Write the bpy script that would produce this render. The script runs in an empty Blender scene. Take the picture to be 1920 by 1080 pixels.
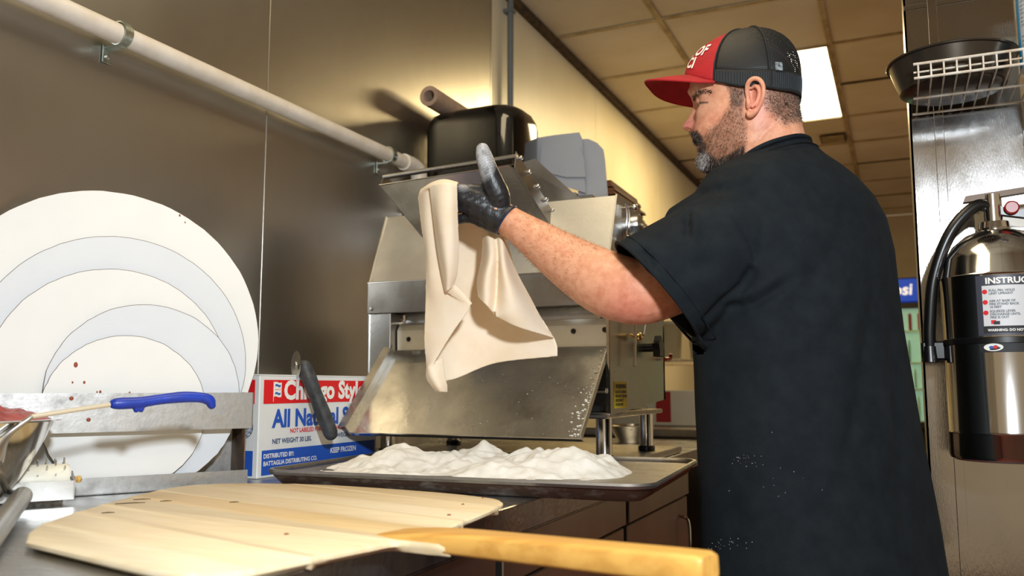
import bpy, bmesh, math, random
import numpy as np
from mathutils import Vector, Matrix

random.seed(7); RNG = np.random.default_rng(7)
SC = bpy.context.scene
COL = SC.collection
PI = math.pi

# ------------------------------------------------------------------ camera
FPX = 1600.0                                   # focal length in pixels of the 1920 wide frame
CAM = np.array([0.0, 0.0, 1.14])
YAW = math.radians(24.4); PIT = math.atan(185 / FPX)
cf = np.array([-math.sin(YAW) * math.cos(PIT), math.cos(YAW) * math.cos(PIT), math.sin(PIT)])
cr = np.array([math.cos(YAW), math.sin(YAW), 0.0]); cu = np.cross(cr, cf)
cd = bpy.data.cameras.new('camera'); cam = bpy.data.objects.new('camera', cd); COL.objects.link(cam)
cd.sensor_width = 36; cd.lens = FPX / 1920 * 36; cd.clip_start = .02
cam.location = CAM
cam.rotation_euler = Matrix((cr, cu, -cf)).transposed().to_euler()
cd.dof.use_dof = True; cd.dof.focus_distance = 1.62; cd.dof.aperture_fstop = 4.5
SC.camera = cam

# ------------------------------------------------------------------ world and lights
wd = bpy.data.worlds.new('world'); SC.world = wd; wd.use_nodes = True
bg = wd.node_tree.nodes['Background']
bg.inputs[0].default_value = (1.0, .74, .45, 1); bg.inputs[1].default_value = .40
def area(name, loc, target, size, power, color, size_y=None):
    l = bpy.data.lights.new(name, 'AREA'); o = bpy.data.objects.new(name, l); COL.objects.link(o)
    l.energy = power; l.color = color; l.size = size
    if size_y: l.shape = 'RECTANGLE'; l.size_y = size_y
    o.location = loc
    o.rotation_euler = (Vector(target) - Vector(loc)).to_track_quat('-Z', 'Y').to_euler()
    return o
area('camera_flash_offscreen', (.34, -.06, 1.70), (-.75, 1.7, 1.2), .12, 37, (.86, .94, 1.0))
area('ceiling_panel_offscreen', (-.58, 1.18, 2.786), (-.58, 1.18, 0), .6, 14, (1, .81, .50), 1.15)     # the next ceiling panel of the row, above the worktop
vs = SC.view_settings
SC.display_settings.display_device = 'sRGB'
vs.view_transform = 'Standard'; vs.look = 'None'; vs.exposure = 0.0; vs.gamma = 1.0
try: vs.use_curve_mapping = False
except Exception: pass

# ------------------------------------------------------------------ measuring helpers: a line of sight met with a real plane
def sight(px, py): return cf + cr * (px - 960) / FPX + cu * (540 - py) / FPX
def at_depth(px, py, D): return CAM + D * sight(px, py)
def at_x(px, py, X): d = sight(px, py); return CAM + d * (X - CAM[0]) / d[0]
def at_y(px, py, Y): d = sight(px, py); return CAM + d * (Y - CAM[1]) / d[1]
def at_z(px, py, Z): d = sight(px, py); return CAM + d * (Z - CAM[2]) / d[2]
def to_px(P):
    v = np.asarray(P, float) - CAM; D = v @ cf
    return 960 + FPX * (v @ cr) / D, 540 - FPX * (v @ cu) / D

# ------------------------------------------------------------------ materials
def lin(h):
    if not isinstance(h, str): return h
    h = h.lstrip('#'); r = []
    for i in (0, 2, 4):
        c = int(h[i:i+2], 16) / 255
        r.append(c / 12.92 if c <= .04045 else ((c + .055) / 1.055) ** 2.4)
    return tuple(r)
MATS = {}
def mat(name, col='#808080', rough=.5, metal=0., col2=None, vscale=6., stretch=(1, 1, 1), sharp=(.35, .65),
        bump=0., bscale=60., bstretch=(1, 1, 1), rvar=0., spec=.5, coat=0., emit=0., attr=None, sss=0., trans=0., aniso=0., detail=4.):
    if name in MATS: return MATS[name]
    m = bpy.data.materials.new(name); m.use_nodes = True; nt = m.node_tree; N = nt.nodes; L = nt.links
    b = N['Principled BSDF']
    c1 = lin(col)
    b.inputs['Base Color'].default_value = (*c1, 1); b.inputs['Roughness'].default_value = rough
    b.inputs['Metallic'].default_value = metal; b.inputs['Specular IOR Level'].default_value = spec
    b.inputs['Coat Weight'].default_value = coat
    if aniso: b.inputs['Anisotropic'].default_value = aniso
    if trans: b.inputs['Transmission Weight'].default_value = trans
    if sss:
        b.inputs['Subsurface Weight'].default_value = sss; b.inputs['Subsurface Radius'].default_value = (1, .35, .2); b.inputs['Subsurface Scale'].default_value = .006
    if emit:
        b.inputs['Emission Color'].default_value = (*c1, 1); b.inputs['Emission Strength'].default_value = emit
    tc = N.new('ShaderNodeTexCoord')
    def noise(scale, st, det=4.):
        mp = N.new('ShaderNodeMapping'); mp.inputs['Scale'].default_value = st; L.new(tc.outputs['Object'], mp.inputs['Vector'])
        n = N.new('ShaderNodeTexNoise'); n.inputs['Scale'].default_value = scale; n.inputs['Detail'].default_value = det; n.inputs['Roughness'].default_value = .6
        L.new(mp.outputs[0], n.inputs['Vector']); return n.outputs['Fac']
    csock = None
    if attr:
        a = N.new('ShaderNodeAttribute'); a.attribute_name = attr; csock = a.outputs['Color']
    if col2 is not None or rvar:
        f = noise(vscale, stretch, detail)
        rp = N.new('ShaderNodeMapRange'); rp.inputs[1].default_value = sharp[0]; rp.inputs[2].default_value = sharp[1]; L.new(f, rp.inputs[0])
        if col2 is not None:
            mx = N.new('ShaderNodeMix'); mx.data_type = 'RGBA'; mx.inputs[6].default_value = (*c1, 1); mx.inputs[7].default_value = (*lin(col2), 1)
            if csock is not None: L.new(csock, mx.inputs[6]); mx.blend_type = 'MULTIPLY'
            L.new(rp.outputs[0], mx.inputs[0]); csock = mx.outputs[2]
        if rvar:
            rr = N.new('ShaderNodeMapRange'); rr.inputs[3].default_value = rough - rvar; rr.inputs[4].default_value = rough + rvar
            L.new(rp.outputs[0], rr.inputs[0]); L.new(rr.outputs[0], b.inputs['Roughness'])
    if csock is not None: L.new(csock, b.inputs['Base Color'])
    if bump:
        f = noise(bscale, bstretch, 3.)
        bn = N.new('ShaderNodeBump'); bn.inputs['Strength'].default_value = min(1, bump); bn.inputs['Distance'].default_value = .002 * max(1, bump)
        L.new(f, bn.inputs['Height']); L.new(bn.outputs[0], b.inputs['Normal'])
    MATS[name] = m; return m

M_WALL = mat('wall_stainless', (.58, .565, .535), .34, 1, (.46, .445, .42), 2.2, (1, 1, .6), (.3, .75), bump=.10, bscale=90, bstretch=(1, 14, .5), rvar=.05)
M_COUNTER = mat('counter_stainless', (.52, .52, .52), .30, 1, (.40, .40, .40), 5, (1, 3, 1), bump=.22, bscale=120, bstretch=(12, 1, 1), rvar=.08)
M_STEEL = mat('brushed_steel', (.62, .61, .59), .30, 1, (.48, .47, .45), 7, (1, 1, 1), bump=.08, bscale=160, bstretch=(1, 1, 10), rvar=.06)
M_STEELD = mat('dull_steel', (.42, .40, .37), .36, 1, (.28, .26, .24), 9, bump=.1, bscale=120, rvar=.08)
M_CHROME = mat('polished_steel', (.72, .71, .69), .13, 1)
M_EXT = mat('extinguisher_steel', (.64, .63, .61), .12, 1, (.56, .55, .53), 3, (6, 6, .6), rvar=.03)
M_GALV = mat('galvanised_sheet', (.50, .50, .49), .42, 1, (.30, .29, .28), 34, (1, 1, 1), (.3, .7), bump=.12, bscale=90, rvar=.1)
M_RUST = mat('rusty_sheet', (.23, .15, .10), .6, .6, (.10, .065, .045), 30, bump=.3, bscale=80)
M_CARD = mat('white_card', '#e6e6e4', .62, 0, '#dcdddd', 3, bump=.05, bscale=220)
M_CARD2 = mat('cool_white_card', '#d8dce2', .62, 0, '#cfd4dc', 3, bump=.16, bscale=70, bstretch=(1, 1, 14))
M_CARDEDGE = mat('corrugated_edge_gap_shade', '#6d5238', .8, 0, '#59432d', 120)
M_WOOD = [mat('peel_wood_%d' % i, a, .5, 0, b2, 9, (1, 14, 1), (.3, .75), bump=.12, bscale=40, bstretch=(1.5, 22, 1)) for i, (a, b2) in enumerate(
    [('#ecd8b2', '#e2c79a'), ('#efdfc0', '#e5cfa6'), ('#e6cb99', '#dcb982'), ('#eedcb8', '#e2c89c'), ('#ebd9b6', '#dfc390')])]
M_HANDLE = mat('handle_wood', '#e2ab55', .42, 0, '#b97c30', 7, (1, 16, 6), (.42, .8), bump=.08, bscale=40, bstretch=(1, 20, 8))
M_PAN = mat('aged_aluminium', (.50, .49, .48), .45, 1, (.30, .28, .26), 14, (1, 1, 1), bump=.12, bscale=60, rvar=.1)
M_PANEDGE = mat('burnt_aluminium', (.16, .10, .07), .5, .8, (.42, .38, .34), 26, (1, 1, 3), (.5, .75), bump=.1, bscale=60)
M_FLOUR = mat('flour', '#e9e5dc', .95, 0, '#dcd6ca', 24, bump=.5, bscale=140, spec=.1)
M_DOUGH = mat('pizza_dough', '#ecdcc6', .72, 0, '#e4cfb2', 10, bump=.12, bscale=120, spec=.25, sss=.15)
M_BOXW = mat('box_white', '#e3e4e3', .6, 0, '#d5d7d8', 5)
M_RED = mat('print_red', '#d6151d', .55); M_BLUE = mat('print_blue', '#1e52b4', .55); M_WHITE = mat('print_white', '#eceae6', .55)
M_NAVY = mat('print_navy', '#27406f', .6); M_INK = mat('print_ink', '#1b1b1e', .6); M_FLAGBLUE = mat('print_flag_blue', '#2c63ad', .6)
M_RUBBER = mat('black_rubber', '#26282a', .55, 0, '#44474a', 40, bump=.3, bscale=70)
M_BLACKPL = mat('black_plastic', '#0d0d0e', .32); M_GLOSSBLACK = mat('glossy_black', '#0a0908', .10, coat=.6)
M_PVC = mat('white_pvc', '#dcd5cc', .38, 0, '#cfc4b6', 14)
M_GREY = mat('grey_conduit', '#70767a', .45, .3)
M_SCREW = mat('screw_steel', (.55, .54, .52), .3, 1)
M_BRASS = mat('brass', (.75, .55, .25), .28, 1)
M_NYLON = mat('white_nylon', '#e9e6da', .45, 0, '#dcd7c4', 8)
M_BLUEPL = mat('blue_plastic', '#123ab0', .38, 0, '#0f3098', 30, bump=.12, bscale=60)
M_CREAM = mat('cream_rod', '#d9cdb6', .35, .3)
M_SAUCE = mat('tomato_sauce', '#b23016', .35, 0, '#7c1a0a', 24, bump=.8, bscale=60)
M_SMEAR = mat('dried_sauce', '#8c3b1c', .6)
M_CAB = mat('cabinet_steel', (.42, .41, .39), .30, 1, (.33, .32, .30), 4, (1, 1, .4), bump=.05, bscale=90, bstretch=(1, 10, 1))
M_TILE = mat('ceiling_tile', '#d6ccb6', .9, 0, '#c6b99c', 1.6, bump=.25, bscale=160)
M_TGRID = mat('ceiling_grid', '#b9a67d', .6, 0, '#8f7a50', 10)
M_SOOT = mat('sooty_trim', '#5a4526', .8, 0, '#2a1d0e', 26)
M_FLOOR = mat('quarry_tile', '#7a2f20', .45, 0, '#5f2318', 4, bump=.1, bscale=30)
M_GROUT = mat('grout', '#3a2a22', .9)
M_LIGHT = mat('diffuser', (1.0, .90, .62), .5, emit=5.0)
M_FRP = mat('cream_wall_board', '#dcd4bd', .38, 0, '#d0c6aa', 1.5, bump=.1, bscale=60)
M_HOOD = mat('hood_steel', (.64, .63, .61), .46, 1, (.54, .53, .51), 6, bump=.08, bscale=140, rvar=.05)
M_PILLAR = mat('pillar_stainless', (.55, .55, .55), .14, 1, (.44, .44, .44), 4, (1, 1, .7), (.3, .75), bump=.10, bscale=80, bstretch=(10, 1, 1), rvar=.08)
M_WIRE = mat('white_coated_wire', '#d9d3c6', .4, 0, '#b9a58c', 40)
M_DARKPAN = mat('dark_anodised', (.055, .045, .035), .26, .7, (.075, .06, .045), 8)
# ------------------------------------------------------------------ mesh helpers
def V3(*a): return np.array(a, float)
def nrm(v): v = np.asarray(v, float); n = np.linalg.norm(v); return v / n if n > 1e-12 else v
def frame(d):
    d = nrm(d); h = V3(0, 0, 1) if abs(d[2]) < .9 else V3(0, 1, 0)
    a = nrm(np.cross(h, d)); return a, np.cross(d, a)
def spline(pts, n):
    """Catmull-Rom resampling of a list of k-vectors to n samples"""
    P = np.asarray(pts, float); k = len(P)
    if k == 2: t = np.linspace(0, 1, n)[:, None]; return P[0] * (1 - t) + P[1] * t
    Q = np.vstack([2 * P[0] - P[1], P, 2 * P[-1] - P[-2]])
    out = []
    for u in np.linspace(0, k - 1 - 1e-9, n):
        i = int(u); t = u - i; p0, p1, p2, p3 = Q[i:i+4]
        out.append(.5 * (2*p1 + (p2-p0)*t + (2*p0-5*p1+4*p2-p3)*t*t + (3*p1-p0-3*p2+p3)*t**3))
    return np.array(out)
class MB:
    def __init__(s): s.v = []; s.f = []
    def add(s, v, f):
        o = len(s.v); s.v += [tuple(map(float, p)) for p in v]; s.f += [tuple(i + o for i in q) for q in f]; return s
    def box(s, lo, hi, bev=0.):
        lo, hi = np.minimum(lo, hi).astype(float), np.maximum(lo, hi).astype(float)
        (x0, y0, z0), (x1, y1, z1) = lo, hi
        if bev <= 0:
            return s.add([(x0,y0,z0),(x1,y0,z0),(x1,y1,z0),(x0,y1,z0),(x0,y0,z1),(x1,y0,z1),(x1,y1,z1),(x0,y1,z1)],
                         [(0,3,2,1),(4,5,6,7),(0,1,5,4),(1,2,6,5),(2,3,7,6),(3,0,4,7)])
        b = min(bev, (x1-x0)/2.01, (y1-y0)/2.01, (z1-z0)/2.01)
        def ring(z, i): return [(x0+b+0*i, y0+i, z),(x1-b, y0+i, z),(x1-i, y0+b, z),(x1-i, y1-b, z),(x1-b, y1-i, z),(x0+b, y1-i, z),(x0+i, y1-b, z),(x0+i, y0+b, z)]
        return s.loft([ring(z0, b), ring(z0+b, 0), ring(z1-b, 0), ring(z1, b)])
    def obox(s, c, ax, ay, az, hx, hy, hz):
        c = np.asarray(c, float); ax, ay, az = (np.asarray(a, float) for a in (ax, ay, az)); v = []
        for k in (-1, 1):
            for j, i in ((-1,-1),(-1,1),(1,1),(1,-1)): v.append(c + ax*hx*i + ay*hy*j + az*hz*k)
        return s.add(v, [(0,3,2,1),(4,5,6,7),(0,1,5,4),(1,2,6,5),(2,3,7,6),(3,0,4,7)])
    def loft(s, rings, cap=True, closed=True):
        n = len(rings[0]); v = [p for r in rings for p in r]; f = []
        for i in range(len(rings) - 1):
            for j in range(n if closed else n - 1):
                k = (j + 1) % n; f.append((i*n+j, i*n+k, (i+1)*n+k, (i+1)*n+j))
        if cap: f.append(tuple(range(n))[::-1]); f.append(tuple((len(rings)-1)*n + j for j in range(n)))
        return s.add(v, f)
    def cyl(s, p, q, r, r2=None, n=16):
        p = np.asarray(p, float); q = np.asarray(q, float); r2 = r if r2 is None else r2; a, b = frame(q - p)
        C = [(math.cos(2*PI*i/n), math.sin(2*PI*i/n)) for i in range(n)]
        return s.loft([[p + a*c*r + b*d*r for c, d in C], [q + a*c*r2 + b*d*r2 for c, d in C]])
    def tube(s, pts, r, n=10, smooth=0):
        P = np.asarray(pts, float)
        if smooth: P = spline(P, smooth)
        R = np.full(len(P), r, float) if np.isscalar(r) else spline(np.asarray(r, float)[:, None], len(P))[:, 0]
        T = np.gradient(P, axis=0); a, b = frame(T[0]); rings = []
        for i in range(len(P)):
            t = nrm(T[i]); a = nrm(a - t * (a @ t)); b = np.cross(t, a)
            rings.append([P[i] + R[i] * (a * math.cos(2*PI*j/n) + b * math.sin(2*PI*j/n)) for j in range(n)])
        return s.loft(rings)
    def limb(s, pts, radii, n=20, m=24, flat=None):
        """tapered limb with rounded ends"""
        P = spline(np.asarray(pts, float), m); R = spline(np.asarray(radii, float)[:, None], m)[:, 0]
        T = np.gradient(P, axis=0); a, b = frame(T[0]); rings = []
        def ring(c, t, a, b, r): return [c + r * (a * math.cos(2*PI*j/n) + b * math.sin(2*PI*j/n)) for j in range(n)]
        t0 = nrm(T[0]); t1 = nrm(T[-1])
        for k in (.15, .5, .8): rings.append(ring(P[0] - t0 * R[0] * math.sqrt(1 - k*k), t0, a, b, R[0] * k))
        for i in range(m):
            t = nrm(T[i]); a = nrm(a - t * (a @ t)); b = np.cross(t, a); rings.append(ring(P[i], t, a, b, R[i]))
        for k in (.8, .5, .15): rings.append(ring(P[-1] + t1 * R[-1] * math.sqrt(1 - k*k), t1, a, b, R[-1] * k))
        return s.loft(rings)
    def lathe(s, prof, c=(0, 0, 0), axis=(0, 0, 1), n=40, cap=True):
        c = np.asarray(c, float); d = nrm(axis); a, b = frame(d)
        return s.loft([[c + d*z + max(r, 1e-5) * (a*math.cos(2*PI*j/n) + b*math.sin(2*PI*j/n)) for j in range(n)] for r, z in prof], cap)
    def sphere(s, c, r, n=16, sc=(1, 1, 1)):
        c = np.asarray(c, float); sc = np.asarray(sc, float)
        return s.loft([[c + sc * r * V3(math.sin(t)*math.cos(2*PI*j/n), math.sin(t)*math.sin(2*PI*j/n), -math.cos(t)) for j in range(n)]
                       for t in np.linspace(.06, PI - .06, n // 2 + 2)])
    def grid(s, G, thick=0., up=None):
        """G: array (m,n,3); with thick, a closed slab along the vertex normals"""
        G = np.asarray(G, float); m, n = G.shape[:2]
        if thick:
            du = np.gradient(G, axis=1); dv = np.gradient(G, axis=0); N = np.cross(du, dv); N /= (np.linalg.norm(N, axis=2, keepdims=True) + 1e-12)
            A = G + N * thick / 2; B = G - N * thick / 2
            v = list(A.reshape(-1, 3)) + list(B.reshape(-1, 3)); o = m * n; f = []
            for i in range(m - 1):
                for j in range(n - 1):
                    a = i*n+j; f.append((a, a+1, a+n+1, a+n)); f.append((o+a, o+a+n, o+a+n+1, o+a+1))
            per = [(0, j) for j in range(n)] + [(i, n-1) for i in range(1, m)] + [(m-1, j) for j in range(n-2, -1, -1)] + [(i, 0) for i in range(m-2, 0, -1)]
            per = [i*n+j for i, j in per]
            for k in range(len(per)):
                p, q = per[k], per[(k+1) % len(per)]; f.append((q, p, o+p, o+q))
            return s.add(v, f)
        return s.add(G.reshape(-1, 3), [(i*n+j, i*n+j+1, (i+1)*n+j+1, (i+1)*n+j) for i in range(m-1) for j in range(n-1)])
    def prism(s, poly, d):
        """polygon of 3-D points pushed along vector d"""
        P = [np.asarray(p, float) for p in poly]; d = np.asarray(d, float)
        return s.loft([P, [p + d for p in P]])
    def bbox(s): a = np.array(s.v); return a.min(0), a.max(0)
    def build(s, name, m, parent=None, origin=None, smooth=True, angle=35):
        V = np.array(s.v, float)
        if parent is not None: org = np.array(parent['_org'])
        else:
            lo, hi = V.min(0), V.max(0); org = np.array(origin if origin is not None else ((lo[0]+hi[0])/2, (lo[1]+hi[1])/2, lo[2]))
        me = bpy.data.meshes.new(name); me.from_pydata((V - org).tolist(), [], s.f)
        bm = bmesh.new(); bm.from_mesh(me); bmesh.ops.recalc_face_normals(bm, faces=bm.faces); bm.to_mesh(me); bm.free()
        return link_mesh(name, me, m, parent, org, smooth, angle)
def link_mesh(name, me, m, parent, org, smooth=True, angle=35):
    me.materials.append(m)
    if smooth:
        me.polygons.foreach_set('use_smooth', [True] * len(me.polygons))
        if angle < 179: me.set_sharp_from_angle(angle=math.radians(angle))
    o = bpy.data.objects.new(name, me); COL.objects.link(o)
    if parent is not None: o.parent = parent; o['_org'] = [float(x) for x in org]
    else: o.location = org; o['_org'] = [float(x) for x in org]
    return o
def tag(o, label, cat, group=None, kind=None):
    o['label'] = label; o['category'] = cat
    if group: o['group'] = group
    if kind: o['kind'] = kind
    return o
def thing(name, org, label, cat, group=None):
    o = bpy.data.objects.new(name, None); COL.objects.link(o); o.location = org; o['_org'] = [float(x) for x in org]
    o.empty_display_size = .05
    return tag(o, label, cat, group)
def struct(o): o['kind'] = 'structure'; return o
def share(o, parent, off):
    """another piece with the same mesh, moved by off"""
    c = o.copy(); COL.objects.link(c); c.parent = parent; c.location = Vector(o.location) + Vector(off)
    return c
def remesh(mb, voxel, smooth=2, fac=.5):
    """union of overlapping closed shapes as one continuous surface -> vertex array, faces"""
    me = bpy.data.meshes.new('tmp'); me.from_pydata(mb.v, [], mb.f)
    bm = bmesh.new(); bm.from_mesh(me); bmesh.ops.recalc_face_normals(bm, faces=bm.faces); bm.to_mesh(me); bm.free()
    o = bpy.data.objects.new('tmp', me); COL.objects.link(o)
    r = o.modifiers.new('r', 'REMESH'); r.mode = 'VOXEL'; r.voxel_size = voxel
    if smooth: q = o.modifiers.new('s', 'SMOOTH'); q.iterations = smooth; q.factor = fac
    dg = bpy.context.evaluated_depsgraph_get(); e = o.evaluated_get(dg)
    nm = bpy.data.meshes.new_from_object(e); bpy.data.objects.remove(o); bpy.data.meshes.remove(me)
    return nm
def coords(me): a = np.empty(len(me.vertices) * 3); me.vertices.foreach_get('co', a); return a.reshape(-1, 3)
def set_coords(me, a): me.vertices.foreach_set('co', np.ascontiguousarray(a, float).ravel()); me.update()
def normals(me): a = np.empty(len(me.vertices) * 3, np.float32); me.vertex_normals.foreach_get('vector', a); return a.reshape(-1, 3).astype(float)
def paint(me, C, name='tint'):
    at = me.color_attributes.new(name, 'FLOAT_COLOR', 'POINT'); a = np.ones((len(C), 4), np.float32); a[:, :3] = C; at.data.foreach_set('color', a.ravel())
def inside(poly, x, y):
    """points in polygon (vectorised)"""
    P = np.asarray(poly, float); r = np.zeros(len(x), bool); j = len(P) - 1
    for i in range(len(P)):
        xi, yi = P[i]; xj, yj = P[j]
        c = ((yi > y) != (yj > y)) & (x < (xj - xi) * (y - yi) / (yj - yi + 1e-12) + xi); r ^= c; j = i
    return r
def soft(poly, x, y, w):
    """1 inside a polygon, fading out over w beyond its outline"""
    P = np.asarray(poly, float); d = np.full(len(x), 1e9)
    for i in range(len(P)):
        a = P[i]; b = P[(i+1) % len(P)]; ab = b - a; t = np.clip(((x-a[0])*ab[0] + (y-a[1])*ab[1]) / (ab @ ab), 0, 1)
        d = np.minimum(d, np.hypot(x - a[0] - t*ab[0], y - a[1] - t*ab[1]))
    s = np.where(inside(poly, x, y), d, -d); return np.clip(.5 + s / w, 0, 1)
def words(text, size, bold=0., align='LEFT', spacing=1.):
    """flat lettering as (verts 2-D, faces)"""
    c = bpy.data.curves.new('t', 'FONT'); c.body = text; c.size = size; c.offset = bold; c.align_x = align; c.space_character = spacing; c.resolution_u = 3
    o = bpy.data.objects.new('t', c); COL.objects.link(o); dg = bpy.context.evaluated_depsgraph_get(); dg.update()
    me = bpy.data.meshes.new_from_object(o.evaluated_get(dg)); v = coords(me)[:, :2].copy(); f = [tuple(p.vertices) for p in me.polygons]
    bpy.data.objects.remove(o); bpy.data.curves.remove(c); bpy.data.meshes.remove(me); return v, f
def letter(name, text, size, m, parent, O, ex, ey, bold=0., align='LEFT', lift=.0006, spacing=1., squeeze=1.):
    """lettering printed on the plane O, ex, ey"""
    v, f = words(text, size, bold, align, spacing); O = np.asarray(O, float); n = np.cross(ex, ey); P = O + n*lift + np.outer(v[:, 0]*squeeze, ex) + np.outer(v[:, 1], ey)
    return MB().add(P, f).build(name, m, parent, smooth=False)
# ================================================================== THE ROOM
WX = -1.45; CEIL = 2.80; TOP = .955          # wall plane, ceiling height, counter top
# left wall: stainless sheets over a slab, joints covered by narrow strips
wl = struct(MB().box((WX - .12, -2.2, 0), (WX - .004, 9.0, CEIL)).build('wall_left', M_STEELD, smooth=False))
seams = [-2.2, -.93, .375, 1.68, 2.99, 4.30, 5.61, 6.92, 9.0]
for a, b in zip(seams, seams[1:]):
    MB().box((WX - .004, a + .003, 0), (WX, b - .003, CEIL - .002)).build('wall_panel', M_WALL if b < 3.1 else M_FRP, wl, smooth=False)
for y in seams[1:-1]:
    MB().box((WX, y - .006, 0), (WX + .0012, y + .006, CEIL - .004)).build('seam_strip', M_WALL if y < 3.1 else M_FRP, wl)
# sooty angle trim where the wall meets the ceiling
tr = struct(MB().box((WX, -2.2, CEIL - .035), (WX + .03, 9.0, CEIL - .002)).build('trim_1', M_SOOT, smooth=False))
# ceiling of lay-in tiles
ce = struct(MB().box((WX - .12, -2.2, CEIL + .02), (2.6, 9.0, CEIL + .10)).build('ceiling', M_SOOT, smooth=False))
gx = [WX, -.925, -.24, .37, .98, 1.59, 2.20, 2.6]
gy = [-2.2] + [4.28 + .62 * k for k in range(-10, 8)] + [9.0]
LIT = (-.925, -.24, 4.28, 5.52)
for i in range(len(gx) - 1):
    for j in range(len(gy) - 1):
        if LIT[0] - .01 < gx[i] < LIT[1] - .05 and LIT[2] - .01 < gy[j] < LIT[3] - .05: continue
        z = CEIL + RNG.uniform(-.001, .003)
        MB().box((gx[i] + .004, gy[j] + .004, z + .003), (gx[i+1] - .004, gy[j+1] - .004, z + .016), .004).build('ceiling_tile', M_TILE, ce)
for x in gx[1:-1]: MB().box((x - .012, -2.2, CEIL - .004), (x + .012, 9.0, CEIL + .002)).build('grid_runner', M_TGRID, ce, smooth=False)
for y in gy[1:-1]:
    for i in range(len(gx) - 1):
        if gx[i] > 1.6: continue
        if abs(gx[i] + .925) < .01 and abs(y - 4.90) < .05: continue
        MB().box((gx[i] + .012, y - .011, CEIL - .003), (gx[i+1] - .012, y + .011, CEIL + .002)).build('cross_runner', M_TGRID if RNG.random() < .7 else M_SOOT, ce, smooth=False)
# recessed ceiling light
cl = thing('ceiling_light', (-.58, 4.9, CEIL), 'glowing rectangular light panel set into the tiled ceiling behind the cap', 'ceiling light')
MB().box((LIT[0] + .014, LIT[2] + .014, CEIL + .002), (LIT[1] - .014, LIT[3] - .014, CEIL + .012), .003).build('diffuser', M_LIGHT, cl)
fr = MB()
for a in ((LIT[0] + .002, LIT[2], LIT[0] + .018, LIT[3]), (LIT[1] - .018, LIT[2], LIT[1] - .002, LIT[3]), (LIT[0] + .018, LIT[2], LIT[1] - .018, LIT[2] + .016), (LIT[0] + .018, LIT[3] - .016, LIT[1] - .018, LIT[3])):
    fr.box((a[0], a[1], CEIL - .006), (a[2], a[3], CEIL + .001))
fr.build('frame', M_TGRID, cl, smooth=False)
lp = bpy.data.lights.new('panel_tube', 'AREA'); lo_ = bpy.data.objects.new('panel_tube', lp); COL.objects.link(lo_)
lp.energy = 42; lp.color = (1, .72, .31); lp.shape = 'RECTANGLE'; lp.size = .6; lp.size_y = 1.15; lo_.location = (-.58, 4.9, CEIL - .012); lo_.parent = None
cv = thing('ceiling_vent', (-.33, 6.0, CEIL), 'small square brown vent in the tiled ceiling beyond the light panel', 'vent')
MB().box((-.42, 5.86, CEIL - .012), (-.26, 6.06, CEIL - .004), .003).build('frame', M_SOOT, cv)
for k in range(4): MB().box((-.41, 5.885 + k*.042, CEIL - .016), (-.27, 5.905 + k*.042, CEIL - .011)).build('slat', M_TGRID, cv, smooth=False)
# floor of red quarry tiles
fl = struct(MB().box((WX - .12, -2.2, -.08), (2.6, 9.0, -.006)).build('floor', M_GROUT, smooth=False))
t0 = None
for i in range(9):
    for j in range(16):
        x = -.55 + .155 * i; y = .25 + .155 * j
        if t0 is None: t0 = MB().box((x, y, -.006), (x + .15, y + .15, 0), .002).build('floor_tile', M_FLOOR, fl, smooth=False)
        else: share(t0, fl, (.155 * i, .155 * j, 0))
r = MB()
for x0, x1, y0, y1 in ((-1.45, 2.6, -2.2, .245), (-1.45, 2.6, 2.74, 9.0), (-1.45, -.56, .25, 2.73), (.85, 2.6, .25, 2.73)):
    r.box((x0, y0, -.006), (x1, y1, 0))
rf = r.build('floor_tile_field', M_FLOOR, fl, smooth=False); rf['kind'] = 'stuff'
# far wall
struct(MB().box((WX - .12, 9.0, 0), (2.6, 9.12, CEIL)).build('wall_back', mat('cream_paint', '#cfc6ae', .7, 0, '#bdb298', 2), smooth=False))
# partition clad in stainless on the right
PY = 1.95
wr = struct(MB().box((.046, PY + .004, 0), (2.6, PY + .16, CEIL)).build('wall_right', M_STEELD, smooth=False))
MB().box((.042, PY, 0), (.092, PY + .004, CEIL)).build('corner_panel', M_PILLAR, wr, smooth=False)
MB().box((.088, PY - .003, 0), (.106, PY + .002, CEIL), .001).build('seam_strip', M_PILLAR, wr)
MB().box((.106, PY, 0), (1.0, PY + .004, 1.945)).build('wall_panel', M_PILLAR, wr, smooth=False)
MB().box((.106, PY, 1.952), (1.0, PY + .004, CEIL)).build('wall_panel', M_PILLAR, wr, smooth=False)
MB().box((1.0, PY, 0), (2.6, PY + .004, CEIL)).build('wall_panel', M_PILLAR, wr, smooth=False)
MB().box((.042, PY, 0), (.046, PY + .16, CEIL)).build('end_panel', M_STEEL, wr, smooth=False)
MB().box((.042, PY - .002, 1.943), (1.0, PY + .001, 1.955), .001).build('seam_strip', M_PILLAR, wr)

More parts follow.
